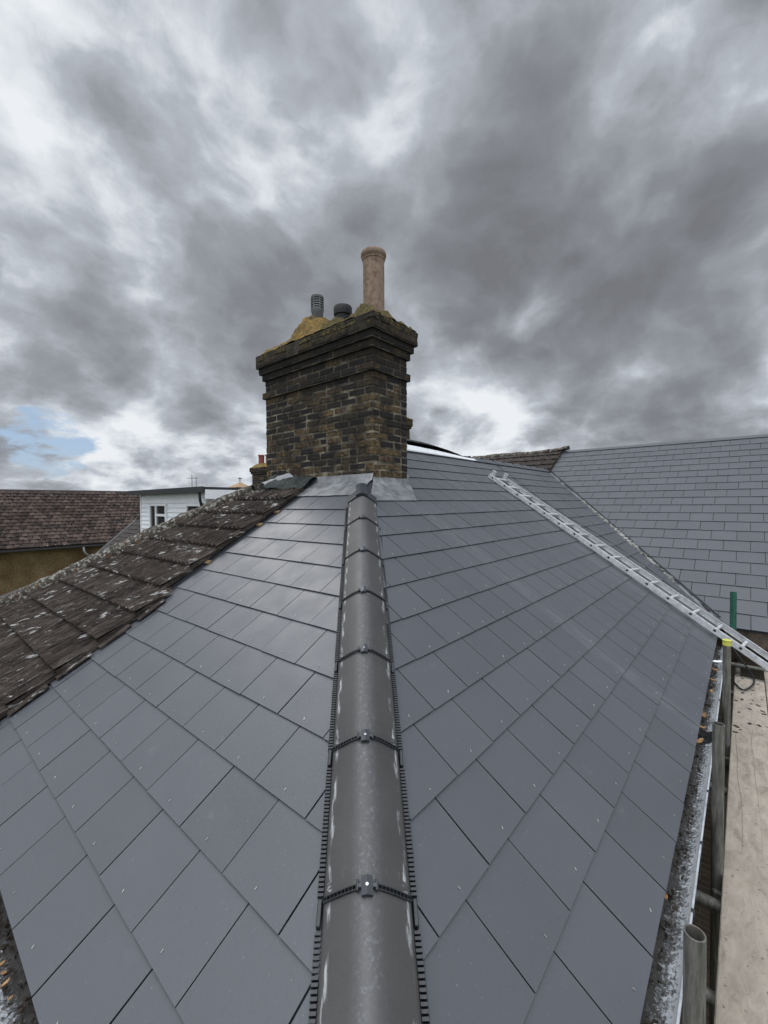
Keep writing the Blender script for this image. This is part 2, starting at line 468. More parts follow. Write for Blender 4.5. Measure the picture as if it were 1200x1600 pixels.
def f_btile(b, dark=1.0, spots=1.0, rot=0.0, strsc=(3.0, 34, 34)):
    oc = b.objco(); rnd = b.attr('rnd')
    n1 = b.noise(b.mapping(oc, (7, 42, 14)), 1.0, 7, .70, .3); n2 = b.noise(oc, 4, 4, .6); n3 = b.noise(oc, 110, 4, .65)
    c = b.ramp(b.math('ADD', b.math('MULTIPLY', n1, .78), b.math('MULTIPLY', rnd, .08)),
               [(.30, (.020 * dark, .016 * dark, .014 * dark)), (.44, (.068 * dark, .054 * dark, .046 * dark)), (.56, (.14 * dark, .112 * dark, .096 * dark)), (.70, (.25 * dark, .215 * dark, .19 * dark))])
    c = b.mix(b.remap(b.math('MULTIPLY', b.math('ADD', n2, n3), .5), .52, .62, 0.0, .35), c, (.085, .080, .066, 1))
    s_ = b.noise(b.mapping(oc, strsc), 1.0, 5, .62, .35)
    lich = b.math('MULTIPLY', b.remap(s_, .575, .635), b.remap(b.noise(oc, 4.1, 3, .5), .44, .56))
    c = b.mix(b.math('MULTIPLY', lich, .85 * spots), c, b.ramp(n3, [(.4, (.30, .29, .27)), (.55, (.54, .53, .51))]))
    sm = b.remap(b.noise(oc, 70, 3, .6), .69, .74)
    c = b.mix(b.math('MULTIPLY', sm, .6 * spots), c, (.34, .33, .31, 1))
    return dict(color=c, rough=.95, spec=.2, bump=(b.math('ADD', n1, b.math('MULTIPLY', n3, .6)), .9, .008))
M_btile = mat('weathered_brown_tile', lambda b: f_btile(b, .66))
M_wtile = mat('mossy_brown_tile', lambda b: f_btile(b, .6, .3))
def f_ridge(b):
    oc = b.objco(); n1 = b.noise(oc, 16, 7, .72); n3 = b.noise(oc, 60, 4, .65)
    c = b.ramp(n1, [(.30, (.020, .018, .015)), (.5, (.060, .052, .042)), (.70, (.12, .105, .085))])
    lich = b.remap(b.noise(oc, 26, 5, .66), .52, .60)
    c = b.mix(b.math('MULTIPLY', lich, .75), c, (.36, .345, .31, 1))
    c = b.mix(b.math('MULTIPLY', b.remap(b.noise(oc, 12, 4, .6), .56, .66), .7), c, (.11, .055, .022, 1))
    return dict(color=c, rough=.95, spec=.2, bump=(b.math('ADD', n1, n3), 1.0, .012))
M_ridge = mat('lichened_ridge_tile', f_ridge)
def f_fartile(b):
    oc = b.objco(); rnd = b.attr('rnd')
    n1 = b.noise(oc, 3.0, 6, .7); n2 = b.noise(oc, 14, 4, .7)
    c = b.ramp(b.math('ADD', b.math('MULTIPLY', n1, .6), b.math('MULTIPLY', rnd, .35)),
               [(.30, (.022, .016, .014)), (.55, (.058, .040, .034)), (.80, (.11, .080, .066))])
    lich = b.math('MULTIPLY', b.remap(n2, .60, .66), b.remap(b.noise(oc, .55, 3, .5), .38, .60))
    c = b.mix(b.math('MULTIPLY', lich, .8), c, (.42, .39, .36, 1))
    return dict(color=c, rough=.95, spec=.2, bump=(n2, .6, .03))
M_fartile = mat('red_brown_tile', f_fartile)
M_fardark = simple('dark_roof_tile', (.035, .028, .026), .9, var=.5, sc=3)
def f_dash(b):
    oc = b.objco(); n = b.noise(oc, 14, 6, .75); n2 = b.noise(oc, 1.0, 4, .6)
    c = b.ramp(b.math('ADD', b.math('MULTIPLY', n, .6), b.math('MULTIPLY', n2, .4)), [(.38, (.050, .034, .015)), (.5, (.110, .075, .034)), (.62, (.19, .14, .075))])
    return dict(color=c, rough=.95, spec=.2, bump=(n, .7, .02))
M_dash = mat('pebble_dash', f_dash)
M_white = simple('white_board', (.78, .80, .82), .55, var=.06, sc=2, bump=.1)
M_pvc = simple('white_pvc', (.78, .79, .80), .35, var=.04)
M_felt = simple('black_roof_edge', (.022, .022, .024), .7)
M_glass = mat('window_glass', lambda b: dict(color=(.018, .02, .022), rough=.06, spec=.8))
def f_alu(b):
    oc = b.objco(); n = b.noise(oc, 22, 6, .65); n2 = b.noise(oc, 6, 4, .6)
    c = b.ramp(n, [(.3, (.40, .41, .42)), (.55, (.56, .57, .58)), (.75, (.70, .70, .70))])
    c = b.mix(b.math('MULTIPLY', b.remap(n2, .55, .68), .35), c, (.30, .29, .28, 1))
    return dict(color=c, rough=b.remap(n, .3, .7, .34, .55), metal=.25, bump=(n, .15, .001))
M_alu = mat('aluminium', f_alu)
def f_gutter(b):
    oc = b.objco()
    n = b.noise(oc, 75, 5, .7, .6); n2 = b.noise(oc, 9, 4, .6)
    y = b.attr('rnd')      # the face value holds the height round the bowl: 0 inner foot, 1 outer lip
    lim = b.math('ADD', b.math('MULTIPLY', n, .85), b.math('ADD', b.math('MULTIPLY', y, .62), b.math('MULTIPLY', n2, .25)))
    c = b.ramp(lim, [(.60, (.012, .010, .009)), (.72, (.050, .046, .042)), (.80, (.022, .020, .018)), (.90, (.13, .13, .13)), (.955, (.30, .315, .33)), (1.0, (.44, .455, .47))])
    return dict(color=c, rough=.8, bump=(n, .5, .002))
M_gutter = mat('grimy_gutter', f_gutter)
M_gutlip = simple('grey_gutter_lip', (.34, .36, .38), .5, var=.3, sc=20)
M_litter = simple('gutter_litter', (.030, .022, .015), .95, var=.7, sc=60, bump=1.0, bd=.01)
def f_galv(b):
    oc = b.objco(); n = b.noise(b.mapping(oc, (60, 60, 7)), 1.0, 6, .7); n2 = b.noise(oc, 12, 4, .6)
    c = b.ramp(n, [(.3, (.050, .052, .045)), (.5, (.12, .12, .105)), (.68, (.22, .21, .185))])
    c = b.mix(b.math('MULTIPLY', b.remap(n2, .55, .68), .5), c, (.10, .07, .045, 1))
    return dict(color=c, rough=.65, metal=.3, bump=(n, .3, .002))
M_galv = mat('weathered_galvanised_steel', f_galv)
M_greenp = simple('green_painted_steel', (.012, .085, .052), .5, var=.35, sc=30)
M_yellow = simple('yellow_cap', (.50, .50, .09), .45, var=.15)
def f_board(b):
    oc = b.objco()
    g = b.noise(b.mapping(oc, (5, 16, 12)), 1.0, 7, .7, 1.2); n = b.noise(oc, 6, 5, .6); n2 = b.noise(b.mapping(oc, (22, 60, 40)), 1.0, 5, .7)
    c = b.ramp(g, [(.28, (.175, .148, .118)), (.48, (.285, .248, .203)), (.70, (.38, .335, .28))])
    c = b.mix(b.remap(n, .42, .66, 0.0, .5), c, (.40, .345, .28, 1))
    c = b.mix(b.math('MULTIPLY', b.remap(n2, .60, .68), .62), c, (.26, .20, .15, 1))
    c = b.mix(b.math('MULTIPLY', b.remap(b.noise(oc, 55, 4, .6), .64, .69), .8), c, (.06, .045, .035, 1))
    wv = b.node('ShaderNodeTexWave', wave_type='BANDS', bands_direction='Y'); b.put(wv.inputs[0], b.mapping(oc, (.5, 2.2, 1)))
    wv.inputs['Distortion'].default_value = 7; wv.inputs['Detail'].default_value = 3; wv.inputs['Scale'].default_value = 1.5; wv.inputs['Detail Scale'].default_value = .6
    c = b.mix(b.math('MULTIPLY', b.math('MULTIPLY', b.remap(wv.outputs[1], .0, .012, 1.0, 0.0), b.remap(b.noise(oc, 1.7, 2, .5), .48, .6)), .6), c, (.13, .095, .07, 1))
    return dict(color=c, rough=.9, spec=.2, bump=(b.math('ADD', g, n2), .5, .004))
M_board = mat('scaffold_board_wood', f_board)
M_timber = simple('dark_timber', (.085, .062, .045), .9, var=.5, sc=14)
M_fascia = simple('old_fascia_wood', (.11, .085, .062), .9, var=.5, sc=10)
M_cable = simple('black_rubber', (.012, .012, .013), .5)
M_leaf = simple('dead_leaf', (.30, .17, .075), .8, var=.45, sc=40)
M_shard = simple('white_plastic', (.75, .76, .77), .4, var=.05)
M_tarp = simple('dark_green_sheet', (.006, .012, .010), .75, var=.5, sc=7, bump=.5, bs=14, bd=.01)
def f_wallb(b):
    oc = b.objco(); t = b.node('ShaderNodeTexBrick')
    x, y, z = b.sep(oc); b.put(t.inputs['Vector'], b.comb(b.math('ADD', x, y), z, 0.0))
    t.inputs['Scale'].default_value = 1; t.inputs['Brick Width'].default_value = .225; t.inputs['Row Height'].default_value = .075; t.inputs['Mortar Size'].default_value = .006
    b.put(t.inputs['Color1'], (.16, .11, .07, 1)); b.put(t.inputs['Color2'], (.09, .065, .045, 1)); b.put(t.inputs['Mortar'], (.20, .18, .15, 1))
    return dict(color=b.mix(b.noise(oc, 4, 5, .6), t.outputs[0], (.05, .045, .04, 1)), rough=.95, bump=(t.outputs[1], .5, .005))
M_wallb = mat('brick_wall', f_wallb)
M_ground = mat('ground', lambda b: dict(color=b.ramp(b.noise(b.objco(), .35, 7, .6), [(.35, (.045, .05, .03)), (.55, (.07, .085, .035)), (.7, (.11, .10, .08))]), rough=.95))
M_paving = simple('concrete_paving', (.13, .125, .115), .9, var=.35, sc=1.5)

# ------------------------------------------------------------------ setting
g = MB(); g.face([(-900, -900, GROUND), (900, -900, GROUND), (900, 900, GROUND), (-900, 900, GROUND)])
g.build('ground', M_ground, kind='structure')
g = MB(); g.abox(-3, 16, -4.5, 0.2, GROUND - .2, GROUND + .02); g.build('path', M_paving, kind='structure')

# ------------------------------------------------------------------ the slated house
house = empty('slate_house', (0, 0, GROUND), label='house with grey slate roof, broad hip ridge tiles and tall brick chimney, filling the foreground', cat='house')

def slate_field(pt, gauge, wid, off, k0, k1, u0, u1, clips, T=0.0130, t0=0.0035, gapw=0.0050, rivets=None):
    """pt(s,u,h) maps slope coordinates to space; off is the joint offset; clips keep polygons in (s,u)"""
    m = MB(); rv = MB()
    for k in range(k0, k1):
        o = off + (0 if k % 2 else wid / 2)
        n0 = math.floor((u0 - o) / wid) - 1; n1 = math.ceil((u1 - o) / wid) + 1
        for n in range(n0, n1):
            a = o + n * wid + gapw / 2 + random.uniform(-.0008, .0008)
            bb = o + (n + 1) * wid - gapw / 2 + random.uniform(-.0008, .0008)
            s0 = k * gauge + random.uniform(-.0018, .0018); s1 = (k + 1) * gauge + .03
            lift = random.uniform(-.0005, .0012); tw = random.uniform(-.0008, .0008)
            poly = [(s0, a), (s1, a), (s1, bb), (s0, bb)]
            for c in clips: 
                poly = clip(poly, *c)
                if len(poly) < 3: break
            if len(poly) < 3: continue
            def hh(p):
                f = (p[0] - s0) / (s1 - s0)
                return T + lift - (T - t0) * f + tw * ((p[1] - a) / wid - .5) * 2 * (1 - f)
            top = [pt(p[0], p[1], hh(p)) for p in poly]; bot = [pt(p[0], p[1], hh(p) - .0042) for p in poly]
            N = len(poly); fs = [tuple(range(N))]
            for i in range(N):
                j = (i + 1) % N; fs.append((i, i + N, j + N, j))
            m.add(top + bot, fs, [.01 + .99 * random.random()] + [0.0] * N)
            if rivets:
                c = (a + bb) / 2 + random.uniform(-.004, .004); sr = s0 + .028 + random.uniform(-.003, .003)
                if all(q[0] * sr + q[1] * c + q[2] > .02 for q in clips):
                    ang = random.uniform(-.5, .5); l = .0045
                    q0 = pt(sr, c, T + .0012); q1 = pt(sr + l * 2 * math.cos(ang), c + l * 2 * math.sin(ang), T + .004)
                    rv.path([q0, q1], [.0014, .0010], 6)
    # orientation: make the first face of each slate face outwards
    return m, rv
def hipclipL(sg): # y >= hip line on the hip end: x = s*CL ; hip y = (TL*x - DZ)/TR
    return (-TL * CL / TR, 1.0, DZ / TR - sg)
def hipclipR(sg): # on the right slope: x >= (TR*y + DZ)/TL
    return (-TR * CR / TL, 1.0, -DZ / TL - sg)
# hip end, up to the party line
PARTY = 3.30
m, rv = slate_field(Lp, GL, .3, .8853, 0, 13, -.4, 3.5, [hipclipL(.03), (0, -1, PARTY + .0)], rivets=True)
m2 = MB()      # the lower courses run on under the old tiles
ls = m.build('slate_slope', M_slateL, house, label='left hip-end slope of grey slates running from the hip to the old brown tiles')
rv.build('rivet', M_rivet, ls, kind='stuff')
def plane_poly(ptf, pts, h, thick, name, mt, parent):
    b = MB(); top = [ptf(p[0], p[1], h) for p in pts]; bot = [ptf(p[0], p[1], h - thick) for p in pts]; n = len(pts)
    b.add(top + bot, [tuple(range(n)), tuple(range(n, 2 * n))[::-1]] + [(i, i + n, (i + 1) % n + n, (i + 1) % n) for i in range(n)])
    return b.build(name, mt, parent)
SA = ZR / TL / CL       # slope length of the hip end to the apex
plane_poly(Lp, [(0.03, -.02), (0.03, 3.6), (SA * .995, 3.42), (SA * .995, 3.40)], .0005, .03, 'underlay', M_under, house)
SRm = YR / CR
# right slope
VA = ((XE + (0 - ZE) / TW), (0 - DZ) / TR)       # valley at z = 0 (x, y)
def valley_x(y): return XE + ((TR * y + DZ) - ZE) / TW
# in (s,x): x <= valley_x(s*CR) - g
kv = TR * CR / TW; cv = XE + (DZ - ZE) / TW
m, rv = slate_field(Rp, GR, .3, .8512, 0, 17, -.3, 10.5, [hipclipR(.03), (kv, -1.0, cv - .07), (-1, 0, SRm - .01)], rivets=True)
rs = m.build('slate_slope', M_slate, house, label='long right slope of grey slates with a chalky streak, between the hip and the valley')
rv.build('rivet', M_rivet, rs, kind='stuff')
plane_poly(Rp, [(0.03, .0), (0.03, cv - .03), (SRm, kv * SRm + cv - .03), (SRm, ZR / TL)], .0005, .03, 'underlay', M_under, house)
# wing
ZWR = 2.709; XWR = XE + (ZWR - ZE) / TW; SW = (XWR - XE) / CW
kw = TW * CW / TR; cw = (ZE - DZ) / TR     # valley in (s,y): y = kw*s + cw
m, rv = slate_field(Wp, GW, .3, -.1315, 0, 22, -9.0, 3.6, [(kw, -1.0, cw - .035), (0, -1, YR + .02), (-1, 0, SW - .01)], gapw=.0065, T=.013)
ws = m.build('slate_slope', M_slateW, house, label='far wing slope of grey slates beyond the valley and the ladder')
plane_poly(Wp, [(0.03, -9), (0.03, kw * .03 + cw), ((YR - cw) / kw, YR), (SW, YR), (SW, -9)], .0005, .03, 'underlay', M_under, house)
# rear slopes (wing back, main back)
b = MB()
b.face([(XWR, -9, ZWR), (XWR, YR, ZWR), (2 * XWR - XE, YR, ZE), (2 * XWR - XE, -9, ZE)])
b.build('rear_slope', M_fardark, house)
# wing ridge: low slate-coloured ridge capping
b = MB()
y = 3.40; prev = None
while y > -8.6:
    y2 = y - .448
    for sgn, a in ((-1, 0), ):
        pr = [(-.10, -.052), (-.055, -.016), (-.02, .004), (.0, .008), (.02, .004), (.055, -.016), (.10, -.052)]
        vs = []
        for yy in (y, y2):
            for (q, h) in pr: vs.append((XWR + q, yy, ZWR + .018 + h))
        n = len(pr); b.add(vs, [(i, i + 1, i + 1 + n, i + n) for i in range(n - 1)] + [tuple(range(n)), tuple(range(n, 2 * n))[::-1]])
    y = y2 - .004
b.build('ridge_capping', M_slateW, house, smooth=50)

# eaves of the hip end and right slope: fascias and walls
b = MB(); b.abox(.035, .06, -.02, 7.0, -.22, -.035); b.build('fascia', M_fascia, house)
b = MB(); b.abox(.06, 6.3, .045, .07, -.22, -.045); b.build('fascia', M_fascia, house)
for q in ((.30, 6.45, .30, .55, GROUND, -.06), (.30, .55, .56, YR, GROUND, -.06), (6.455, 6.70, -9, .25, GROUND, -.12)):
    b = MB(); b.abox(*q); b.build('wall', M_wallb, house)
# wing soffit, fascia with rafter feet
b = MB(); b.abox(XE + .03, XE + .06, -8.8, -.06, -.26, -.085)
b.build('fascia', M_fascia, house, label='old brown fascia under the wing eaves')
for i in range(24):
    b = MB(); b.abox(XE + .061, XE + .30, -.20 - i * .36, -.15 - i * .36, -.22, -.12); b.build('rafter_foot', M_timber, house)
# drip strip under the wing slates
b = MB(); b.abox(XE + .005, XE + .05, -8.9, .0, -.083, -.066); b.build('eaves_strip', M_black, house)

# valley lining
b = MB()
N = 40; vs = []
for i in range(N + 1):
    y = .02 + (3.38 - .02) * i / N; z = TR * y + DZ; x = valley_x(y)
    nz = .004 * fbm((x * 3, y * 3, 0), 2)
    vs += [(x - .14, y, z + .004), (x - .03, y, z + .002 + nz), (x, y - .0, z + .001), (x + .02, y - .03, z + .012 + nz), (x + .05, y - .04, z + .034)]
b.add(vs, [(i * 5 + j, i * 5 + j + 1, (i + 1) * 5 + j + 1, (i + 1) * 5 + j) for i in range(N) for j in range(4)])
b.build('valley_lining', M_lead, house, smooth='all')
# crumbling mortar bedded along the valley, half way down
b = MB()
for i in range(230):
    t = random.betavariate(2.2, 1.7); y = .35 + 2.0 * t; z = TR * y + DZ; x = valley_x(y) - random.uniform(-.01, .055)
    q = random.uniform(.008, .022) * (1.3 if .35 < t < .7 else 1)
    ax = [Vector((random.uniform(-1, 1), random.uniform(-1, 1), random.uniform(-1, 1))).normalized() for _ in range(2)]
    c_ = ax[0].cross(ax[1]).normalized(); d_ = c_.cross(ax[0])
    b.box((x, y, z + .012), (ax[0] * q * 1.4, d_ * q, c_ * q * .6), jit=q * .3, ch=q * .3)
M_crumb = simple('old_mortar', (.24, .235, .22), .95, var=.7, sc=9)
b.build('valley_mortar', M_crumb, house, kind='stuff')
# dark upstand edge of the wing slates along the valley
b = MB()
pp = []
for i in range(60):
    y = .0 + 3.36 * i / 59; z = TR * y + DZ; x = valley_x(y)
    pp.append((x + .062, y - .0, z + .052))
b.path(pp, .010, 8); b.build('valley_edge', M_black, house)

# gutters
def gutter(a, d, n_out, length, parent, z=-.075, R=.055, name='gutter'):
    """half-round channel from point a along d; n_out points away from the wall"""
    a = Vector(a); d = Vector(d).normalized(); o = Vector(n_out).normalized(); Z = Vector((0, 0, 1))
    m = MB(); K = 14; n = int(length / .03)
    vals = []
    for layer, rr in ((0, R), (1, R + .004)):
        base = len(m.v)
        for i in range(n + 1):
            for k in range(K + 1):
                th = math.pi * k / K      # 0 = inner lip, pi = outer lip
                m.v.append(tuple(a + d * (length * i / n) + o * (-math.cos(th) * rr) - Z * (math.sin(th) * rr)))
        for i in range(n):
            for k in range(K):
                q = base + i * (K + 1) + k
                f = (q, q + 1, q + K + 2, q + K + 1)
                m.f.append(f if layer else f[::-1]); m.r.append((k / K) if layer == 0 else .5)
    gt = m.build('gutter', M_gutter, parent, smooth='all')
    l = MB(); l.box(a + d * length / 2 + o * (R + .003), (d * length / 2, o * .0035, Z * .0045), ch=.001)
    l.build('gutter_lip', M_gutlip, gt)
    return gt
gr = gutter((-.10, -.026, -.062), (1, 0, 0), (0, -1, 0), 5.55, house)
gl = gutter((-.018 - .012, -.10, -.066), (0, 1, 0), (-1, 0, 0), 3.6, house)
for o in (gr,): o['label'] = 'grimy grey gutter along the right eaves beside the scaffold'
gl['label'] = 'grimy grey gutter under the left hip-end eaves'
# gutter brackets and union
for x in (1.15, 1.62, 2.02, 2.45, 3.1, 3.75, 4.4):
    b = MB(); b.box((x, -.086, -.064), ((.009, 0, 0), (0, .0055, 0), (0, 0, .011)), ch=.002)
    b.box((x, -.083, -.10), ((.009, 0, 0), (0, .003, 0), (0, 0, .03)), ch=.001)
    b.build('gutter_bracket', M_black, gr)
b = MB(); vs = []; K = 16
for i, x in enumerate((3.12, 3.24)):
    for k in range(K + 1):
        th = math.pi * k / K; vs.append((x, -.026 - .0505 * -math.cos(th) * -1, -.062 - math.sin(th) * .0505))
    
vs = []
for x in (3.10, 3.26):
    for rr in (.050, .062):
        for k in range(K + 1):
            th = math.pi * k / K; vs.append((x, -.026 + math.cos(th) * rr, -.058 - math.sin(th) * rr))
n = K + 1; fs = []
for k in range(K):
    fs += [(k, k + 1, 2 * n + k + 1, 2 * n + k), (n + k, n + k + 1, 3 * n + k + 1, 3 * n + k)[::-1], (k, k + 1, n + k + 1, n + k), (2 * n + k, 2 * n + k + 1, 3 * n + k + 1, 3 * n + k)]
fs += [(0, n, 3 * n, 2 * n), (K, n + K, 3 * n + K, 2 * n + K)]
b.add(vs, fs); b.build('gutter_union', M_black, gr)
def litter(name, x0, x1, fn, n, parent, lo=.004, hi=.014):
    m = MB()
    for i in range(n):
        p = fn(random.uniform(x0, x1)); q = random.uniform(lo, hi)
        a = Vector((random.gauss(0, 1), random.gauss(0, 1), random.gauss(0, .5))).normalized(); bq = Vector((random.gauss(0, 1), random.gauss(0, 1), random.gauss(0, .5)))
        c = a.cross(bq).normalized(); d = c.cross(a)
        m.box(p, (a * q * 1.5, d * q * .8, c * q * .35), jit=q * .35)
    return m.build(name, M_litter, parent, kind='stuff')
litter('gutter_litter', -.05, 5.4, lambda x: Vector((x, -.012 + random.uniform(-.028, .02), -.098 + random.uniform(-.008, .012) )), 420, gr, .002, .006)
litter('gutter_litter', -.05, 3.4, lambda x: Vector((-.02 + random.uniform(-.02, .03), x, -.096 + random.uniform(-.008, .016))), 420, gl, .002, .007)

# hip tiles: overlapping bedded units with a crown, ladder-like unions and clamps
joints = [.40, .856, 1.304, 1.75, 2.215, 2.672, 3.165, 3.60]
def hipprof(wd):
    a = abs(wd); f = hipfall(wd)
    return .066 - (.86 if wd < 0 else .93) * (math.sqrt(wd * wd + .0024) - .049)
WP = [-.1215, -.1195, -.112, -.096, -.078, -.062, -.048, -.036, -.026, -.017, -.008, 0, .008, .017, .026, .036, .048, .062, .078, .096, .112, .1195, .1215]
def wscale(s): return 1.0 
seg = [(-.10, .40)] + [(joints[i], joints[i + 1]) for i in range(len(joints) - 1)]
for (s0, s1) in seg:
    a = s0 + .004; e = s1 - .004; NS = 14
    m = MB(); al = []; ac = []
    for i in range(NS + 1):
        f = i / NS; s = a + (e - a) * f; lift = -.004 * f
        for wd in WP:
            v = hipprof(wd) + lift
            if abs(wd) > .1205: v -= .016
            m.v.append(tuple(Hp(s, wd, v))); ac.append(wd); al.append(1 - f + round(s0 * 7))
    n = len(WP); base = len(m.v)
    rr = random.random()
    for i in range(NS):
        for j in range(n - 1):
            q = i * n + j; m.f.append((q, q + n, q + n + 1, q + 1)); m.r.append(rr)
    for i in (0, NS):     # end faces
        s = a if i == 0 else e
        idx = []
        for j, wd in enumerate(WP):
            m.v.append(tuple(Hp(s, wd, hipprof(wd) - .014 - (.004 if i else 0)))); ac.append(wd); al.append(.5)
        b0 = len(m.v) - n
        for j in range(n - 1):
            m.f.append((i * n + j, i * n + j + 1, b0 + j + 1, b0 + j)); m.r.append(rr)
    for v in range(len(m.f)): pass
    o = m.build('hip_tile', M_hip, house, smooth=55)
    at = o.data.attributes.new('across', 'FLOAT', 'POINT'); at.data.foreach_set('value', ac)
    at = o.data.attributes.new('along', 'FLOAT', 'POINT'); at.data.foreach_set('value', [q % 1 if q % 1 else 0.0 for q in al])
# unions
for s in joints[:-1]:
    b = MB()
    for sg in (-1, 1):
        w0 = .020
        while w0 < .115:
            for ds in (-.0055, .0055):
                pa = Hp(s + ds - .001, sg * w0, hipprof(sg * w0) + .001); pb = Hp(s + ds - .001, sg * (w0 + .0102), hipprof(sg * (w0 + .0102)) + .001)
                b.box((pa + pb) / 2, ((pb - pa) / 2, HD * .0013, HU * .003))
            pc = Hp(s - .001, sg * w0, hipprof(sg * w0) + .0005); tdir = (Hp(s, sg * (w0 + .01), hipprof(sg * (w0 + .01))) - Hp(s, sg * w0, hipprof(sg * w0))).normalized()
            b.box(pc, (tdir * .0012, HD * .0055, HU * .003))
            w0 += .0102
        pc = Hp(s, sg * .026, hipprof(sg * .026) + .006); b.box(pc, (HE * .0035, HD * .013, HU * .006), ch=.0015)
        w0 = .020
        # side shoe at the foot of the joint
        pe = Hp(s - .022, sg * .132, hipfall(sg * .132) + .022); b.box(pe, (HE * .006, HD * .030, HU * .012), ch=.002)
    # black filler seen down the joint
    vs = []
    for wd in WP[1:-1]:
        vs += [Hp(s - .008, wd, hipprof(wd) - .006), Hp(s + .008, wd, hipprof(wd) - .006)]
    k = len(WP) - 2
    b.add(vs, [(2 * i, 2 * i + 1, 2 * i + 3, 2 * i + 2) for i in range(k - 1)])
    un = b.build('hip_union', M_black, house)
    b = MB()
    v0 = hipprof(0)
    rp = [(-.0155, .000), (-.0155, .010), (0, .0155), (.0155, .010), (.0155, .000)]
    vs = [Hp(s + ds, q, v0 + h - .003) for ds in (-.024, .020) for (q, h) in rp]; n = 5
    b.add(vs, [(i, i + 1, i + 1 + n, i + n) for i in range(n - 1)] + [(0, 1, 2, 3, 4), (9, 8, 7, 6, 5)])
    b.box(Hp(s - .001, 0, v0 + .002), (HE * .026, HD * .005, HU * .004), ch=.001)
    cl = b.build('hip_clamp', M_clamp, house)
    b = MB(); c = Hp(s - .002, 0, v0 + .0105)
    b.path([c, c + HU * .003], [.0042, .0036], 14)
    sc_ = b.build('screw', M_screw, cl, smooth=40)
    b = MB(); b.box(c + HU * .0031, (HE * .0022, HD * .0006, HU * .0003)); b.box(c + HU * .0032, (HE * .0006, HD * .0022, HU * .0003))
    b.build('screw_slot', M_black, sc_)
# ventilated combs down both sides of the hip
for sg in (-1, 1):
    b = MB(); s = -.15
    while s < 3.60:
        inj = any(j - .055 < s < j + .012 for j in joints)
        if not inj:
            c = Hp(s, sg * .132, hipfall(sg * .132) + .016); b.box(c, (HE * .0085, HD * .0035, HU * .010))
        s += .0118
    vs = []
    for i in range(60):
        s = -.15 + 3.76 * i / 59
        for (wd, dv) in ((.115, .026), (.127, .020), (.138, .0135), (.144, .011)):
            vs.append(Hp(s, sg * wd, hipfall(sg * wd) + dv - .006))
    b.add(vs, [(i * 4 + j, i * 4 + j + 1, i * 4 + j + 5, i * 4 + j + 4) for i in range(59) for j in range(3)], r=.5)
    b.build('hip_vent_strip', M_black, house)
# stepped rubber stop at the head of the hip
b = MB()
for (wa, wb, l0, l1, ex) in ((-.125, -.055, 3.600, 3.74, .010), (-.055, .045, 3.602, 3.84, .026), (.045, .125, 3.600, 3.72, .010)):
    pr = [q for q in [wa, (wa * 2 + wb) / 3, (wa + 2 * wb) / 3, wb]]
    vs = [Hp(l, q, hipprof(q) + ex) for l in (l0, l1) for q in pr] + [Hp(l, q, hipfall(q)) for l in (l0, l1) for q in pr]
    n = 4
    b.add(vs, [(i, i + 1, i + 1 + n, i + n) for i in range(3)] + [(i, 2 * n + i, 2 * n + i + 1, i + 1) for i in range(3)] + [(n + i, 3 * n + i, 3 * n + i + 1, n + i + 1) for i in range(3)] + [(0, n, 3 * n, 2 * n), (3, 3 + n, 3 + 3 * n, 3 + 2 * n)])
b.build('hip_stop', M_clamp, house, smooth=30)

# ---- main ridge capping beyond the tarpaulin
b = MB(); x = 6.25
while x < valley_x(YR) - .1:
    x2 = x + .44; pr = [(-.13, -.075), (-.07, -.030), (-.025, .004), (0, .010), (.025, .004), (.07, -.030), (.13, -.075)]
    vs = [(xx, YR + q, ZR + h + .016 + (.006 if xx == x else 0)) for xx in (x, x2) for (q, h) in pr]; n = 7
    b.add(vs, [(i, i + 1, i + 1 + n, i + n) for i in range(n - 1)] + [tuple(range(n)), tuple(range(n, 2 * n))[::-1]])
    x = x2 + .006
b.build('ridge_capping', M_slateW, house, smooth=50)
x = 6.25
while x < valley_x(YR) - .1:
    b = MB(); b.box((x, YR - .02, ZR + .028), ((.012, 0, 0), (0, .03, 0), (0, 0, .008)), ch=.002); x += .446
    b.build('ridge_clip', M_black, house)

# ------------------------------------------------------------------ chimney
X0, X1, Y0, Y1 = 2.83, 3.385, 2.545, 4.335
def brick_ring(m, x0, x1, y0, y1, z, odd, h=.064, dep=.1, tone=None):
    def run(p, d, n, L, swap):
        pos = 0.0; first = True
        lens = []
        rem = L
        if swap: lens.append(.1025)
        tot = sum(lens) + .01 * len(lens)
        while tot < L - .02:
            l = .215 if random.random() > .10 else .1025
            if L - tot - l < .06: l = L - tot
            lens.append(l); tot += l + .01
        for l in lens:
            c = p + d * (pos + l / 2) - n * (dep / 2) + n * random.uniform(-.003, .002)
            ho = h + random.uniform(-.002, .001)
            if pos + l > L + .02: break
            m.box(c + Vector((0, 0, ho / 2)), (d * (l / 2), n * (dep / 2), Vector((0, 0, ho / 2))), jit=.0034 + (.004 if z > 3.05 else 0), ch=.008)
            pos += l + .010
    x_, y_ = Vector((1, 0, 0)), Vector((0, 1, 0))
    a = dep + .01
    if odd:      # long sides own the corners
        run(Vector((x0, y0, z)), y_, -x_, y1 - y0, False); run(Vector((x1, y0, z)), y_, x_, y1 - y0, False)
        run(Vector((x0 + a, y0, z)), x_, -y_, x1 - x0 - 2 * a, False); run(Vector((x0 + a, y1, z)), x_, y_, x1 - x0 - 2 * a, False)
    else:
        run(Vector((x0 + 0, y0, z)), x_, -y_, x1 - x0, False); run(Vector((x0, y1, z)), x_, y_, x1 - x0, False)
        run(Vector((x0, y0 + a, z)), y_, -x_, y1 - y0 - 2 * a, False); run(Vector((x1, y0 + a, z)), y_, x_, y1 - y0 - 2 * a, False)
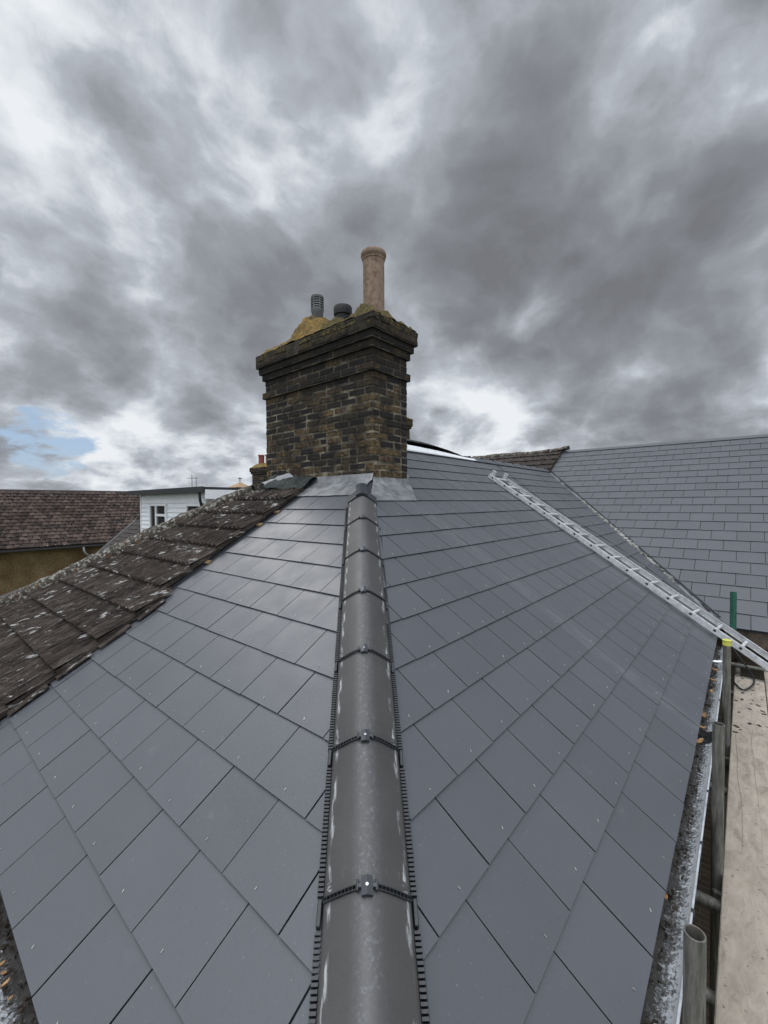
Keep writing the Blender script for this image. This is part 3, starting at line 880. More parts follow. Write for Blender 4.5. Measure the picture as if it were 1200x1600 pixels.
z = 1.17; k = 0; m = MB(); core = MB()
CH = .0745
while z < 3.235:
    p = 0.0
    if 2.695 < z < 2.76: p = .030
    top = 3.255
    lev = round((top - z) / CH)
    if lev <= 2: p = .085
    elif lev == 3: p = .058
    elif lev == 4: p = .030
    brick_ring(m, X0 - p, X1 + p, Y0 - p, Y1 + p, z, k % 2)
    e = .0045
    core.abox(X0 - p + e, X1 + p - e, Y0 - p + e, Y1 + p - e, z - .0095, z + CH - .010)
    z += CH; k += 1
ZT = z - .010
stack = m.build('chimney_stack', M_brick, house, label='tall sooty yellow-stock brick chimney with corbelled crown at the head of the hip')
core.build('mortar', M_mortar, stack)
# flaunching: lumpy mortar over the top, highest round the pots
pots = [(3.10, 2.76, .13, .16), (3.10, 3.235, .13, .20), (3.10, 3.66, .14, .36)]
m = MB(); NX, NY = 40, 110
xa, xb, ya, yb = X0 - .075, X1 + .075, Y0 - .075, Y1 + .075
for j in range(NY + 1):
    for i in range(NX + 1):
        x = xa + (xb - xa) * i / NX; y = ya + (yb - ya) * j / NY
        ed = min(x - xa, xb - x, y - ya, yb - y)
        h = .012 + .17 * (1 - math.exp(-ed / .13))
        for (qx, qy, rad, hh) in pots:
            d = math.hypot((x - qx) * .9, y - qy)
            h = max(h, .02 + hh * math.exp(-(max(0, d - rad * .75) / .17) ** 1.6) * min(1, ed / .12 + .15))
        h += (.070 * fbm((x * 6, y * 6, 1), 1.0, 5) + .02 * fbm((x * 30, y * 30, 5), 1.0, 2)) * min(1, ed / .04 + .2)
        m.v.append((x, y, ZT + h - .012))
for j in range(NY):
    for i in range(NX):
        q = j * (NX + 1) + i; m.f.append((q, q + 1, q + NX + 2, q + NX + 1)); m.r.append(.5)
m.build('flaunching', M_flaunch, stack, smooth='all')
m = MB()
m.lathe((3.10, 2.76, 3.35), [(.112, -.05), (.112, .30), (.113, .42), (.112, .52), (.112, .603), (.118, .606), (.118, .622), (.122, .632), (.129, .640), (.133, .652), (.133, .672), (.128, .688), (.117, .695), (.098, .693), (.094, .68), (.094, .30)], 40)
m.build('chimney_pot', M_pot, stack, smooth=60, label='tall round buff clay pot with a rolled rim')
# grey louvred pot
m = MB()
m.lathe((3.10, 3.655, 3.40), [(.068, 0), (.068, .285), (.072, .29), (.072, .31), (.060, .315)], 28)
lp = m.build('chimney_pot', M_greypot, stack, smooth=50, label='small grey louvred vent pot at the far end of the crown')
m = MB()
m.lathe((3.10, 3.655, 3.40), [(.062, .28), (.062, .44)], 24)
m.build('flue_liner', M_soot, lp)
m = MB()
for i in range(5):
    z = .315 + i * .027
    m.lathe((3.10, 3.655, 3.40), [(.064, z + .010), (.074, z), (.075, z + .008), (.066, z + .019)], 28)
for i in range(6):
    a = i * math.pi / 3 + .2
    m.tube((3.10 + .070 * math.cos(a), 3.655 + .070 * math.sin(a), 3.70), (3.10 + .070 * math.cos(a), 3.655 + .070 * math.sin(a), 3.86), .007, n=8)
m.lathe((3.10, 3.655, 3.40), [(.075, .445), (.077, .452), (.074, .475), (.055, .487), (.0, .492)], 28)
m.build('louvre', M_greypot, lp, smooth=50)
m = MB()
m.lathe((3.10, 3.225, 3.325), [(.085, 0), (.085, .20), (.10, .205), (.103, .235), (.103, .29), (.096, .300), (.0, .302)], 32)
m.build('flue_cap', M_soot, stack, smooth=50, label='short black metal flue cap in the middle of the crown')

# lead flashing round the foot of the chimney
def sheet(name, mt, parent, fn, nu, nv, thick=.004, smooth='all', **tg):
    m = MB()
    for j in range(nv + 1):
        for i in range(nu + 1): m.v.append(tuple(fn(i / nu, j / nv)))
    for j in range(nv):
        for i in range(nu):
            q = j * (nu + 1) + i; m.f.append((q, q + 1, q + nu + 2, q + nu + 1)); m.r.append(.5)
    o = m.build(name, mt, parent, smooth=smooth, **tg)
    md = o.modifiers.new('s', 'SOLIDIFY'); md.thickness = thick; md.offset = 0
    return o
def bil(a, b_, c, d, u, v): return a * (1 - u) * (1 - v) + b_ * u * (1 - v) + c * u * v + d * (1 - u) * v
def lf(u, v):    # hip end apron
    x = 2.555 + (X0 - 2.555 + .0) * v; ya = ((TL * x - DZ) / TR) * (1 - v) + (Y0 - .006) * v; yb = 3.42 - .02 + .12 * v
    y = ya + (yb - ya) * u
    s = x / CL; hh = .014 + .004 * fbm((x * 6, y * 6, 3), 1.5)
    if v > .985: 
        p = Lp(s, y, hh); return Vector((X0 - .004, y, p.z + .055))
    return Lp(s, y, hh)
lead = sheet('lead_flashing', M_lead, house, lf, 40, 24, label='dull lead apron on the hip-end side of the chimney foot')
def rf(u, v):
    y = 2.265 + (Y0 - 2.265) * v; xa = (TR * y + DZ) / TL - .01 + .06 * v
    if v < .001: xb = 3.16
    xb = 3.16 + .26 * v
    x = xa + (xb - xa) * u; s = y / CR; hh = .014 + .004 * fbm((x * 6, y * 6, 8), 1.5)
    if v > .985:
        p = Rp(s, x, hh); return Vector((min(x, X1 + .01), Y0 - .004, p.z + .05))
    return Rp(s, x, hh)
sheet('lead_flashing', M_lead, house, rf, 40, 24, label='dull lead apron on the right side of the chimney foot')
def sf(u, v):    # soaker beside the chimney
    y = Y0 - .01 + (3.36 - Y0) * u; z = TR * y + DZ
    return Vector((X1 + .004 + .06 * max(0, v - .5) * 2, y, z + .012 + .09 * max(0, .5 - v) * 2))
sheet('lead_flashing', M_lead, house, sf, 20, 6, label='narrow lead upstand along the back of the chimney')

# white-edged curved sheet and dark tarpaulin lying over the ridge beyond the chimney
arch = lambda x: .145 * max(0, math.sin(math.pi * min(1, max(0, (x - 3.35) / 2.6)))) ** .8
def tp(u, v):
    x = 3.40 + 2.85 * u; a = arch(x); y = 3.36 + .34 * v
    h = a * (1 - (2 * v - .9) ** 2 * .45)
    return Vector((x, y, ZR + .01 + h + .006 * fbm((x * 4, y * 4, 0)) - .25 * max(0, v - .5) ** 1.2))
tq = sheet('roof_sheet', M_tarp, None, tp, 50, 14, .006, label='dark green curved sheet arching over the ridge right of the brick chimney', cat='sheet')
def st(u, v):
    x = 3.40 + 2.95 * u; a = arch(x) * .15
    y = 3.300 + .055 * v
    return Vector((x, y, TR * y + DZ + .030 + (a + .055 * (1 - u)) * v + .0))
sheet('edge_trim', M_pvc, tq, st, 40, 3, .010)

# ------------------------------------------------------------------ ladder
lad = empty('ladder', (5.36, .1, .05), label='aluminium ladder lying up the right slope from the scaffold boards', cat='ladder')
PA = Vector((5.79, 2.80, TR * 2.80 + DZ + .060)); PB = Vector((5.335, -.02, TR * -.02 + DZ + .095))
LD = (PB - PA).normalized(); LL_ = (PB - PA).length + .62
NRM = Vector((0, -TR, 1)).normalized(); LW = LD.cross(NRM).normalized()
if LW.x < 0: LW = -LW
LN = LW.cross(LD).normalized()
if LN.z < 0: LN = -LN
WID = .425
for q in (0, WID):
    b = MB(); c = PA + LD * LL_ / 2 + LW * q
    b.box(c, (LD * LL_ / 2, LW * .0075, LN * .028), ch=.002)
    for e in (-1, 1): b.box(c + LN * .028 * e + LW * (.004 if q == 0 else -.004), (LD * (LL_ / 2 - .002), LW * .0105, LN * .0030), ch=.001)
    rail = b.build('rail', M_alu, lad)
    for i in range(15):
        p = PA + LD * (.085 + i * .25) + LW * q
        if .085 + i * .25 > LL_: break
        out = -1 if q == 0 else 1
        b = MB()
        # D-shaped hole mouth of the hollow rung showing on the web
        vs = [p + LW * out * .0090 + LD * (.015 * math.cos(a)) + LN * (.015 * math.sin(a) if math.sin(a) > 0 else .009 * math.sin(a)) for a in [2 * math.pi * k / 18 for k in range(18)]]
        b.face(vs)
        b.build('rung_socket', M_soot, rail)
for i in range(15):
    s = .085 + i * .25
    if s > LL_: break
    b = MB(); p = PA + LD * s
    b.path([p + LW * .013, p + LW * (WID - .013)], .0155, 14)
    b.build('rung', M_alu, lad, smooth=60)
# top brackets
for q in (.03, WID - .05):
    b = MB(); p = PA + LD * .04 + LW * q
    b.box(p + LN * .05, (LD * .035, LW * .004, LN * .045), ch=.002); b.box(p + LN * .095 + LD * .0, (LD * .03, LW * .018, LN * .004), ch=.001)
    b.path([p + LN * .06 - LW * .03, p + LN * .06 + LW * .04], .010, 10)
    b.build('top_bracket', M_alu, lad)
for q in (0, WID):
    b = MB(); b.box(PA + LD * (LL_ + .012) + LW * q, (LD * .03, LW * .020, LN * .036), ch=.004); b.build('ladder_foot', M_tarp, lad)

# cable snaking beside the ladder
cp = [(7.3, 3.47, .02), (7.1, 3.36, .02), (6.93, 2.92, .012), (6.70, 2.47, .012), (6.62, 2.14, .012), (6.60, 1.94, .012), (6.62, 1.76, .012), (6.68, 1.54, .012), (6.71, 1.33, .012), (6.68, 1.07, .012), (6.56, .80, .012), (6.42, .55, .012), (6.28, .35, .012), (6.15, .15, .02), (6.03, .00, .06)]
pts = [Vector((a, y, TR * y + DZ + h)) for a, y, h in cp] + [Vector((5.85, -.12, -.20)), Vector((5.6, -.25, -.33)), Vector((5.2, -.30, -.335)), Vector((4.9, -.22, -.335)), Vector((5.1, -.14, -.335))]
def smooth_path(P, n=8):
    out = []
    for i in range(len(P) - 1):
        p0, p1, p2, p3 = P[max(i - 1, 0)], P[i], P[i + 1], P[min(i + 2, len(P) - 1)]
        for k in range(n):
            t = k / n
            out.append(.5 * ((2 * p1) + (p2 - p0) * t + (2 * p0 - 5 * p1 + 4 * p2 - p3) * t * t + (3 * p1 - p0 - 3 * p2 + p3) * t ** 3))
    out.append(P[-1]); return out
b = MB(); b.path(smooth_path(pts), .0075, 8)
b.build('cable', M_cable, None, smooth='all', label='thin black cable trailing down the slates past the ladder', cat='cable')

# ------------------------------------------------------------------ neighbour's old tiled roof
nb = empty('neighbour_house', (0, 5.5, GROUND), label='adjoining house with mossy dark brown ribbed tile roof left of the new slates', cat='house')
GB = .2815
KX0 = -.12
def hipB(x):    # crest line of the far hip: y as a function of x on the hip end
    P_ = [(-1.5, 6.75), (.25, 5.86), (.986, 5.44), (1.523, 5.12), (2.073, 4.73), (2.581, 4.25), (2.9, 4.0), (3.7, 3.45)]
    for (a, ya), (c, yc) in zip(P_, P_[1:]):
        if x <= c: return ya + (yc - ya) * (x - a) / (c - a)
    return P_[-1][1]
m = MB()
ncx = 13
x_start = .479 - 2 * .243
def ribs(y):
    t = (y / .075) % 1.0
    h = .028 * math.exp(-((t - .5) / .20) ** 2)
    t2 = (y / .33) % 1.0
    if t2 < .035: h -= .006
    return h
sg_ = []
for k in range(-1, 11):
    s0 = (x_start + .243 * k) / CL; s1 = s0 + .243 / CL + .02
    rows = [0, .0006, .12, .3, .5, .7, .85, 1.0]
    ybase = 3.235 if (x_start + .243 * k) < 1.05 else 3.375
    ybase += random.uniform(-.003, .003)
    prev = None
    ny = int((7.0 - ybase) / .009)
    grid = []
    for ri, f in enumerate(rows):
        s = s0 + (s1 - s0) * f
        x = s * CL; ymax = hipB(x) - .0
        row = []
        for j in range(ny + 1):
            y = ybase + j * .009
            col = int(y / .33 + k * .5)
            rng = random.Random(k * 131 + col * 17); tl = rng.uniform(-.006, .008)
            lift = .050 - .044 * f + tl * (1 - f) * .6
            if ri == 0: lift = .008
            hh = lift + .030 + ribs(y) * (1 if ri else .6)
            p = Vector((s, y, 0))
            hh += .0035 * fbm((s * 30, y * 40, k), 1, 2)
            sx = s + (.004 * fbm((y * 20, k, 3)) if ri < 2 else 0)
            row.append((sx, y, hh))
        grid.append(row)
    for j in range(ny):
        yy = ybase + j * .009
        rng = random.Random(k * 131 + int(yy / .33 + k * .5) * 17); rv_ = rng.random()
        for ri in range(len(rows) - 1):
            q = [grid[ri][j], grid[ri + 1][j], grid[ri + 1][j + 1], grid[ri][j + 1]]
            if q[2][1] > hipB(q[1][0] * CL) : continue
            m.face([Lp(*t) for t in q][::-1], rv_)
    # end edge at the party line
    e = MB()
    q = [Lp(s0, ybase, .036 + .03), Lp(s1 - .02, ybase, .045), Lp(s1 - .02, ybase, .018), Lp(s0, ybase, .030)]
    m.face(q, .3); 
nbs = m.build('tile_slope', M_btile, nb, label='hip-end slope of dark ribbed tiles spotted with white lichen')
# merge doubles for smooth shading
import bmesh
bm_ = bmesh.new(); bm_.from_mesh(nbs.data); bmesh.ops.remove_doubles(bm_, verts=bm_.verts, dist=.0004); bm_.to_mesh(nbs.data); bm_.free()
plane_poly(Lp, [(-.2, 3.33), (-.2, 6.3), (3.6, 3.75), (4.0, 3.42), (3.6, 3.40)], .012, .04, 'batten_board', M_under, nb)
# loose broken verge pieces projecting over the slates at the lower edge
for k in range(0, 5):
    b = MB(); x = x_start + .243 * k + .03
    c = Lp((x + .05) / CL, 3.205 + random.uniform(-.006, .006), .026)
    b.box(c, (Vector((CL, 0, CL * TL)) * .115, Vector((0, .026, 0)), Vector((-TL * CL, 0, CL)) * .007), jit=.004, ch=.003)
    b.build('verge_strip', M_btile, nb)
# bits of cut batten at the party line above
M_batten = simple('cut_batten', (.13, .085, .04), .8, var=.5, sc=20)
for x in (1.08, 1.53, 2.05, 2.25):
    b = MB(); c = Lp((x + .03) / CL, 3.335, .012); b.box(c, (Vector((CL, 0, CL * TL)) * .02, Vector((0, .035, 0)), Vector((-TL * CL, 0, CL)) * .010), jit=.003)
    b.build('batten', M_batten, nb)
# hip ridge tiles: half-round, mortar bedded
xs = [-.35, .02, .36, .70, 1.04, 1.37, 1.70, 2.02, 2.33, 2.62]
def hb(x, h=0.0):
    return Vector((x, hipB(x) + .01, TL * x + h))
for x, x2 in zip(xs, xs[1:]):
    m = MB(); a = hb(x); c = hb(x2); d = (c - a).normalized(); e = Vector((d.y, -d.x, 0)).normalized(); u_ = e.cross(d); u_ = u_ if u_.z > 0 else -u_
    NS, K = 16, 20
    for i in range(NS + 1):
        f = i / NS; p = a + (c - a) * f * .995; R_ = .118 - .010 * f
        for kk in range(K + 1):
            th = -math.radians(105) + math.radians(210) * kk / K
            q = p + e * math.sin(th) * R_ * 1.0 + u_ * (math.cos(th) * R_ * .80 + .055)
            q += (e * math.sin(th) + u_ * math.cos(th)) * (.014 * fbm(q * 9, 1, 4))
            m.v.append(tuple(q))
    for i in range(NS):
        for kk in range(K):
            q = i * (K + 1) + kk; m.f.append((q, q + 1, q + K + 2, q + K + 1)); m.r.append(random.random() * .1)
    m.f.append(tuple(range(K + 1))); m.r.append(.2)
    o = m.build('ridge_tile', M_ridge, nb, smooth='all')
# bedding mortar
m = MB()
for sgn in (-1, 1):
    for i in range(260):
        x = -.3 + 2.95 * random.random(); p = hb(x, .02); d = Vector((.75, -.6, .44)).normalized(); e = Vector((d.y, -d.x, 0)).normalized()
        q = random.uniform(.012, .028)
        m.box(p + e * sgn * (.105 + random.uniform(-.012, .012)) * -1 + Vector((0, 0, random.uniform(-.0, .04) - (.03 if sgn > 0 else .02))), (d * q * 1.5, e * q, Vector((0, 0, q * .8))), jit=q * .35, ch=q * .3)
m.build('ridge_bedding', M_ridge, nb, kind='stuff')
# the slopes beyond
b = MB()
b.face([hb(-.4, 0), hb(1.0), hb(2.6), Vector((3.71, 3.42, ZR)), Vector((3.71, 3.42, ZR)) + Vector((0, 5.0, -2.9)), Vector((-.4, 9.5, -.6))])
b.face([(3.71, YR, ZR), (XWR, YR, ZR - .05), (XWR, YR + 5, ZR - 3), (3.71, YR + 5, ZR - 3)])
b.build('rear_slope', M_fardark, nb)
for q in ((.30, .55, YR + .01, 6.4, GROUND, -.05), (.56, 9.0, 8.0, 8.25, GROUND, -.9)):
    b = MB(); b.abox(*q); b.build('wall', M_wallb, nb)
# lead dressed over the ridge at the chimney, torn green sheet beside it
def l2(u, v):
    x = 2.60 + .18 * u; y = 4.20 - .22 * v - .28 * u
    return Vector((x, y, TL * x + .10 + .05 * math.sin(v * 3.1) + .02 * fbm((x * 9, y * 9, 0))))
sheet('lead_saddle', M_lead, nb, l2, 16, 24, .005, label='pale torn lead piece dressed over the old ridge by the chimney')
def l3(u, v):
    x = 2.58 + .26 * v; y = 4.06 - .70 * u
    return Vector((x, y, TL * x + .03 + .10 * (1 - u * .75) * math.sin(math.pi * (.15 + .8 * v)) + .035 * fbm((x * 11, y * 9, 4)) + .03))
sheet('plastic_sheet', M_tarp, None, l3, 40, 20, .003, label='crumpled dark green plastic tucked at the left foot of the chimney', cat='sheet')

# mossy brown tiles on the wing ridge, neighbour's side
m = MB(); GWb = .28
for k in range(12):
    s1 = SW - GWb * k; s0 = s1 - GWb
    off_ = -.06 - .10 * random.random()
    m.face([Wp(s0, YR + off_, .088), Wp(s1, YR + off_, .058), Wp(s1, YR + off_, .0), Wp(s0, YR + off_, .0)], .2)
    for j in range(int(2.9 / .03)):
        ya = YR + off_ + j * .03; yb_ = ya + .03
        def hh(y): return .012 * abs(math.sin(y / .11 * math.pi)) + .02 * fbm((y * 5, k, 0)) * .5
        jag = .04 * fbm((k * 2.1, ya * 7, 2))
        m.face([Wp(s0 + jag * .3, ya, .075 + hh(ya)), Wp(s0 + jag * .3, yb_, .075 + hh(yb_)), Wp(s1, yb_, .045 + hh(yb_)), Wp(s1, ya, .045 + hh(ya))][::-1], (j // 10) * .13 % 1)
        m.face([Wp(s0 + jag * .3, ya, .075 + hh(ya)), Wp(s0 + jag * .3, yb_, .075 + hh(yb_)), Wp(s0 + jag * .3, yb_, .02), Wp(s0 + jag * .3, ya, .02)], .2)
m.build('tile_slope', M_wtile, nb, label='upper slope of mossy brown tiles on the far ridge')
for i in range(6):
    ya = YR - .18 + i * .44 + (.0 if i else -.04); m = MB(); tilt = .055 if i == 0 else .012 * math.sin(i * 2.1)
    K = 12; NS = 8
    for a in range(NS + 1):
        y = ya + .44 * a / NS
        for kk in range(K + 1):
            th = math.radians(-95 + 190 * kk / K); R_ = .125
            q = Vector((XWR + math.sin(th) * R_, y, ZWR + .01 + math.cos(th) * R_ * .62 + tilt * (1 - a / NS)))
            q += Vector((0, 0, .014 * fbm(q * 7))); m.v.append(tuple(q))
    for a in range(NS):
        for kk in range(K):
            q = a * (K + 1) + kk; m.f.append((q, q + 1, q + K + 2, q + K + 1)); m.r.append(.3)
    m.f.append(tuple(range(K + 1))); m.r.append(.2); m.f.append(tuple(range(NS * (K + 1), (NS + 1) * (K + 1)))[::-1]); m.r.append(.2)
    m.build('ridge_tile', M_ridge, nb, smooth='all')

# ------------------------------------------------------------------ scaffold
sc_root = empty('scaffold', (3, -.6, GROUND), label='tube scaffold along the right eaves, three grey standards and a green one', cat='scaffold')
def hollow(m, p0, p1, r=.0242, t=.004, n=24):
    p0 = Vector(p0); p1 = Vector(p1); L_ = p1 - p0
    m.path([p0, p1], r, n, caps=False)
    m2 = MB(); 
    m.path([p1 - L_.normalized() * .25, p1], r - t, n, caps=False)
    b0 = len(m.v) - n; a0 = n
    m.f[-n:] = [f[::-1] for f in m.f[-n:]]
    for k in range(n): m.f.append((n + k, n + (k + 1) % n, b0 + (k + 1) % n, b0 + k)); m.r.append(.5)
for (x, z, lab) in ((1.06, .335, 'near grey standard with an open tube end'), (2.32, .36, 'middle weathered grey standard'), (3.71, .405, 'far grey standard with a yellow cap')):
    b = MB(); y = -.130 if x < 3 else -.126
    hollow(b, (x, y, GROUND), (x, y, z))
    so_ = b.build('standard', M_galv, sc_root, smooth=60, label=lab)
    if x > 3:
        b = MB(); b.lathe((x, y, z - .03), [(.0262, 0), (.0268, .003), (.0262, .03), (.0285, .032), (.0285, .040), (.0, .042)], 24)
        b.build('end_cap', M_yellow, so_, smooth=50)
b = MB(); hollow(b, (5.80, -.128, -.06), (5.80, -.128, .42), .030)
b.build('standard', M_greenp, sc_root, smooth=60, label='green painted standard standing beyond the ladder')
for y, z in ((-.080, -.52), (-1.35, -.52), (-.08, -2.4), (-1.35, -2.4)):
    b = MB(); b.tube((-2, y - .09, z), (8, y - .09, z), .0242, n=20); b.build('ledger', M_galv, sc_root, smooth=60)
for x in (-.6, 1.13, 1.70, 2.17, 3.17, 4.05, 4.97, 5.9):
    b = MB(); b.tube((x, .26, -.415), (x, -1.6, -.415), .0242, n=20); b.build('transom', M_galv, sc_root, smooth=60)
for x in (1.06, 2.32, 3.71, 5.8):
    b = MB(); hollow(b, (x, -1.42, GROUND), (x, -1.42, .8)); b.build('standard', M_galv, sc_root, smooth=60)
# couplers
for x in (1.06, 2.32, 3.71):
    b = MB(); b.box((x, -.145, -.47), ((.036, 0, 0), (0, .034, 0), (0, 0, .036)), ch=.01); b.tube((x - .03, -.19, -.47), (x - .07, -.19, -.47), .009, n=8)
    b.build('coupler', M_galv, sc_root)
ZB = -.352
lb = ['scaffold board nearest the gutter, pale and scuffed', 'second scaffold board out from the gutter', 'third scaffold board out from the gutter', 'outermost but one scaffold board', 'outermost scaffold board of the upper platform']
for i in range(5):
    y1 = -.152 - i * .231; y0 = y1 - .225
    b = MB(); nx = 60; xa, xb = -1.6, 5.35 + (.35 if i else 0)
    b.box(((xa + xb) / 2, (y0 + y1) / 2, ZB - .019), (((xb - xa) / 2, 0, 0), (0, .1125, 0), (0, 0, .019)), ch=.004)
    o = b.build('scaffold_board', M_board, None, label=lb[i], cat='scaffold board', group='boards of the scaffold platform')
    for xx in (xa + .03, xb - .03):
        b = MB(); b.box((xx, (y0 + y1) / 2, ZB + .0008), ((.02, 0, 0), (0, .1135, 0), (0, 0, .0008))); b.build('hoop_iron', M_galv, o)
# lower lift boards seen down the gap
for i in range(4):
    y1 = -.30 - i * .24
    b = MB(); b.box((2.5, y1 - .1125, -2.38), ((5.0, 0, 0), (0, .1125, 0), (0, 0, .019)), ch=.003)
    b.build('scaffold_board', M_timber, None, label=['dark board on the lower scaffold lift, closest to the wall', 'dark board on the lower scaffold lift, second from the wall', 'dark board on the lower scaffold lift, third from the wall', 'dark board on the lower scaffold lift, farthest from the wall'][i], cat='scaffold board', group='boards of the lower lift')
# cross planks at the far end of the platform
for i in range(3):
    b = MB(); x = 5.62 + i * .235
    b.box((x + .6 * 0, -.52, ZB + .022 - .02), ((.11, 0, 0), (0, .42, 0), (0, 0, .018)), ch=.003)
# litter on the boards
M_bits = simple('dark_bits', (.045, .030, .022), .9, var=.6, sc=50)
b = MB()
for i in range(46):
    x = random.uniform(3.9, 5.3); y = -.17 - random.random() ** 1.3 * .5; q = random.uniform(.003, .010)
    a = Vector((random.gauss(0, 1), random.gauss(0, 1), 0)).normalized(); c = Vector((0, 0, 1)); d = c.cross(a)
    b.box((x, y, ZB + q * .25 + .0006), (a * q * 1.8, d * q, c * q * .25), jit=q * .2)
b.build('debris', M_bits, None, label='dark crumbs of moss and tile scattered on the far boards', cat='debris', kind='stuff')

def leaf(name, c, size, n, mt, lab, cat, curl=.35, grp=None):
    m = MB(); nu = 6; n = Vector(n).normalized(); a = n.orthogonal().normalized(); a = Matrix.Rotation(random.uniform(0, 6.3), 3, n) @ a; d = n.cross(a)
    for j in range(nu + 1):
        for i in range(nu + 1):
            u = i / nu * 2 - 1; v = j / nu * 2 - 1; wd = (1 - v * v * .8) * .55
            p = Vector(c) + a * v * size + d * u * wd * size + n * (curl * size * (u * u * .8 + v * v * .5) + .1 * size * fbm((u * 2 + c[0] * 9, v * 2, 0)))
            m.v.append(tuple(p))
    for j in range(nu):
        for i in range(nu): q = j * (nu + 1) + i; m.f.append((q, q + 1, q + nu + 2, q + nu + 1)); m.r.append(.5)
    o = m.build(name, mt, None, smooth='all', label=lab, cat=cat)
    if grp: o['group'] = grp
    md = o.modifiers.new('s', 'SOLIDIFY'); md.thickness = .0012
    return o
leaf('plastic_shard', (4.62, -.03, -.035), .05, (0, .1, 1), M_shard, 'white plastic shard lying in the gutter nearest the ladder', 'shard', .1)
GR1 = 'dead leaves in the right gutter'
for (x, y, z, s, l) in ((4.40, -.02, -.05, .042, 'curled tan leaf just below the white shard in the gutter'), (4.12, -.015, -.045, .036, 'pale tan leaf leaning on the slate edge below the shard'),
                        (3.93, -.03, -.07, .022, 'small rust brown leaf in the gutter beside the yellow-capped tube'),
                        (3.38, -.012, -.05, .030, 'orange leaf just above the black gutter union'), (3.17, -.010, -.050, .026, 'orange leaf lying on the black gutter union'),
                        (2.98, -.018, -.06, .030, 'tan leaf just below the black gutter union'), (1.62, -.004, -.055, .012, 'tiny copper coloured leaf at the slate edge low in the right gutter')):
    leaf('leaf', (x, y, z), s, (random.uniform(-.4, .4), random.uniform(-.3, .3), 1), M_leaf, l, 'leaf', .4, GR1)
GR2 = 'dead leaves in the left gutter'
for (y, z, s, l) in ((1.62, -.07, .010, 'cream coloured chip, uppermost in the left gutter'), (1.585, -.075, .009, 'tan leaf below the cream chip in the left gutter'), (1.54, -.075, .013, 'orange brown leaf in the middle of the left gutter'),
                     (1.48, -.078, .008, 'small pale leaf near the bottom of the left gutter')):
    leaf('leaf', (-.035, y, z), s, (random.uniform(-.4, .4), random.uniform(-.3, .3), 1), M_leaf, l, 'leaf', .4, GR2)

# ------------------------------------------------------------------ background on the left
def tile_sheet(m, p0, A, U, LA, SL, gauge, wid, step=.03, rib=.02):
    """stepped courses of single tiles: p0 eave corner, A along, U up the slope"""
    p0 = Vector(p0); A = Vector(A).normalized(); U = Vector(U).normalized(); N = A.cross(U).normalized()
    if N.z < 0: N = -N
    for k in range(int(SL / gauge + .5)):
        for j in range(int(LA / wid)):
            a0 = j * wid + (wid / 2 if k % 2 else 0); a1 = a0 + wid - .012
            if a1 > LA + .2: continue
            s0 = k * gauge; s1 = s0 + gauge + .04; h = step + random.uniform(-.004, .006)
            q = [p0 + A * a0 + U * s0 + N * h, p0 + A * (a0 + a1) / 2 + U * s0 + N * (h + rib), p0 + A * a1 + U * s0 + N * h,
                 p0 + A * a1 + U * s1 + N * (h - step * .8), p0 + A * (a0 + a1) / 2 + U * s1 + N * (h - step * .8 + rib), p0 + A * a0 + U * s1 + N * (h - step * .8)]
            b_ = [p0 + A * a0 + U * s0 - N * .01, p0 + A * a1 + U * s0 - N * .01]
            m.add(q + b_, [(0, 1, 4, 5), (1, 2, 3, 4), (0, 6, 7, 2, 1)])
bh = empty('brown_house', (2, 31, GROUND), label='pebble-dashed house with long red-brown tiled roof at the far left', cat='house')
YB = 29.25; ZB0 = -.80
m = MB(); tile_sheet(m, (-14, YB - .25, ZB0 - .05), (1, 0, 0), (0, 4.2, 3.2), 26.5, 5.28, .305, .30, .055, .02)
m.build('roof', M_fartile, bh)
b = MB(); b.face([(-14, YB - .1, ZB0 - .02), (12.6, YB - .1, ZB0 - .02), (12.6, YB + 4, ZB0 + 3.12), (-14, YB + 4, ZB0 + 3.12)])
b.face([(-14, YB + 8, ZB0 - .02), (12.6, YB + 8, ZB0 - .02), (12.6, YB + 4, ZB0 + 3.12), (-14, YB + 4, ZB0 + 3.12)]); b.build('rear_slope', M_fardark, bh)
b = MB()
for i in range(60):
    x = -14 + i * .446; vs = [(xx, YB + 4 + .14 * math.sin(a), ZB0 + 3.10 + .10 * math.cos(a)) for xx in (x, x + .44) for a in [math.radians(q) for q in (-100, -60, -25, 0, 25, 60, 100)]]
    b.add(vs, [(k, k + 1, k + 8, k + 7) for k in range(6)] + [tuple(range(7))])
b.build('ridge', M_fardark, bh, smooth=50)
b = MB(); b.abox(-13.7, 12.3, YB + .25, YB + 8, GROUND, ZB0 - .02); b.build('wall', M_dash, bh)
b = MB(); b.abox(-14, 12.6, YB - .30, YB - .18, ZB0 - .20, ZB0 - .10); b.build('gutter', M_felt, bh)
b = MB(); b.abox(-14, 12.6, YB + .0, YB + .04, ZB0 - .25, ZB0 - .05); b.abox(-14, 12.6, YB + .04, YB + .25, ZB0 - .13, ZB0 - .10); b.build('fascia', M_timber, bh)
b = MB(); b.path(smooth_path([Vector((7.05, YB - .24, -.95)), Vector((7.08, YB - .24, -1.1)), Vector((7.15, YB - .2, -1.35)), Vector((7.45, YB + .1, -1.62)), Vector((7.62, YB + .17, -1.8)), Vector((7.62, YB + .17, -5.2))], 6), .055, 10)
b.build('downpipe', M_pvc if False else simple('grey_pipe', (.30, .31, .32), .5), bh, smooth='all')

wb = empty('white_boarded_building', (8.5, 16, GROUND), label='white weatherboarded building with flat black-edged roof beyond the old ridge', cat='building')
WX, WY = 6.60, 13.36; WYF = 18.95; WZ = 1.84
b = MB(); b.abox(WX + .05, WX + 1.9, WY + .05, WYF, GROUND, WZ); b.build('wall', M_white, wb)
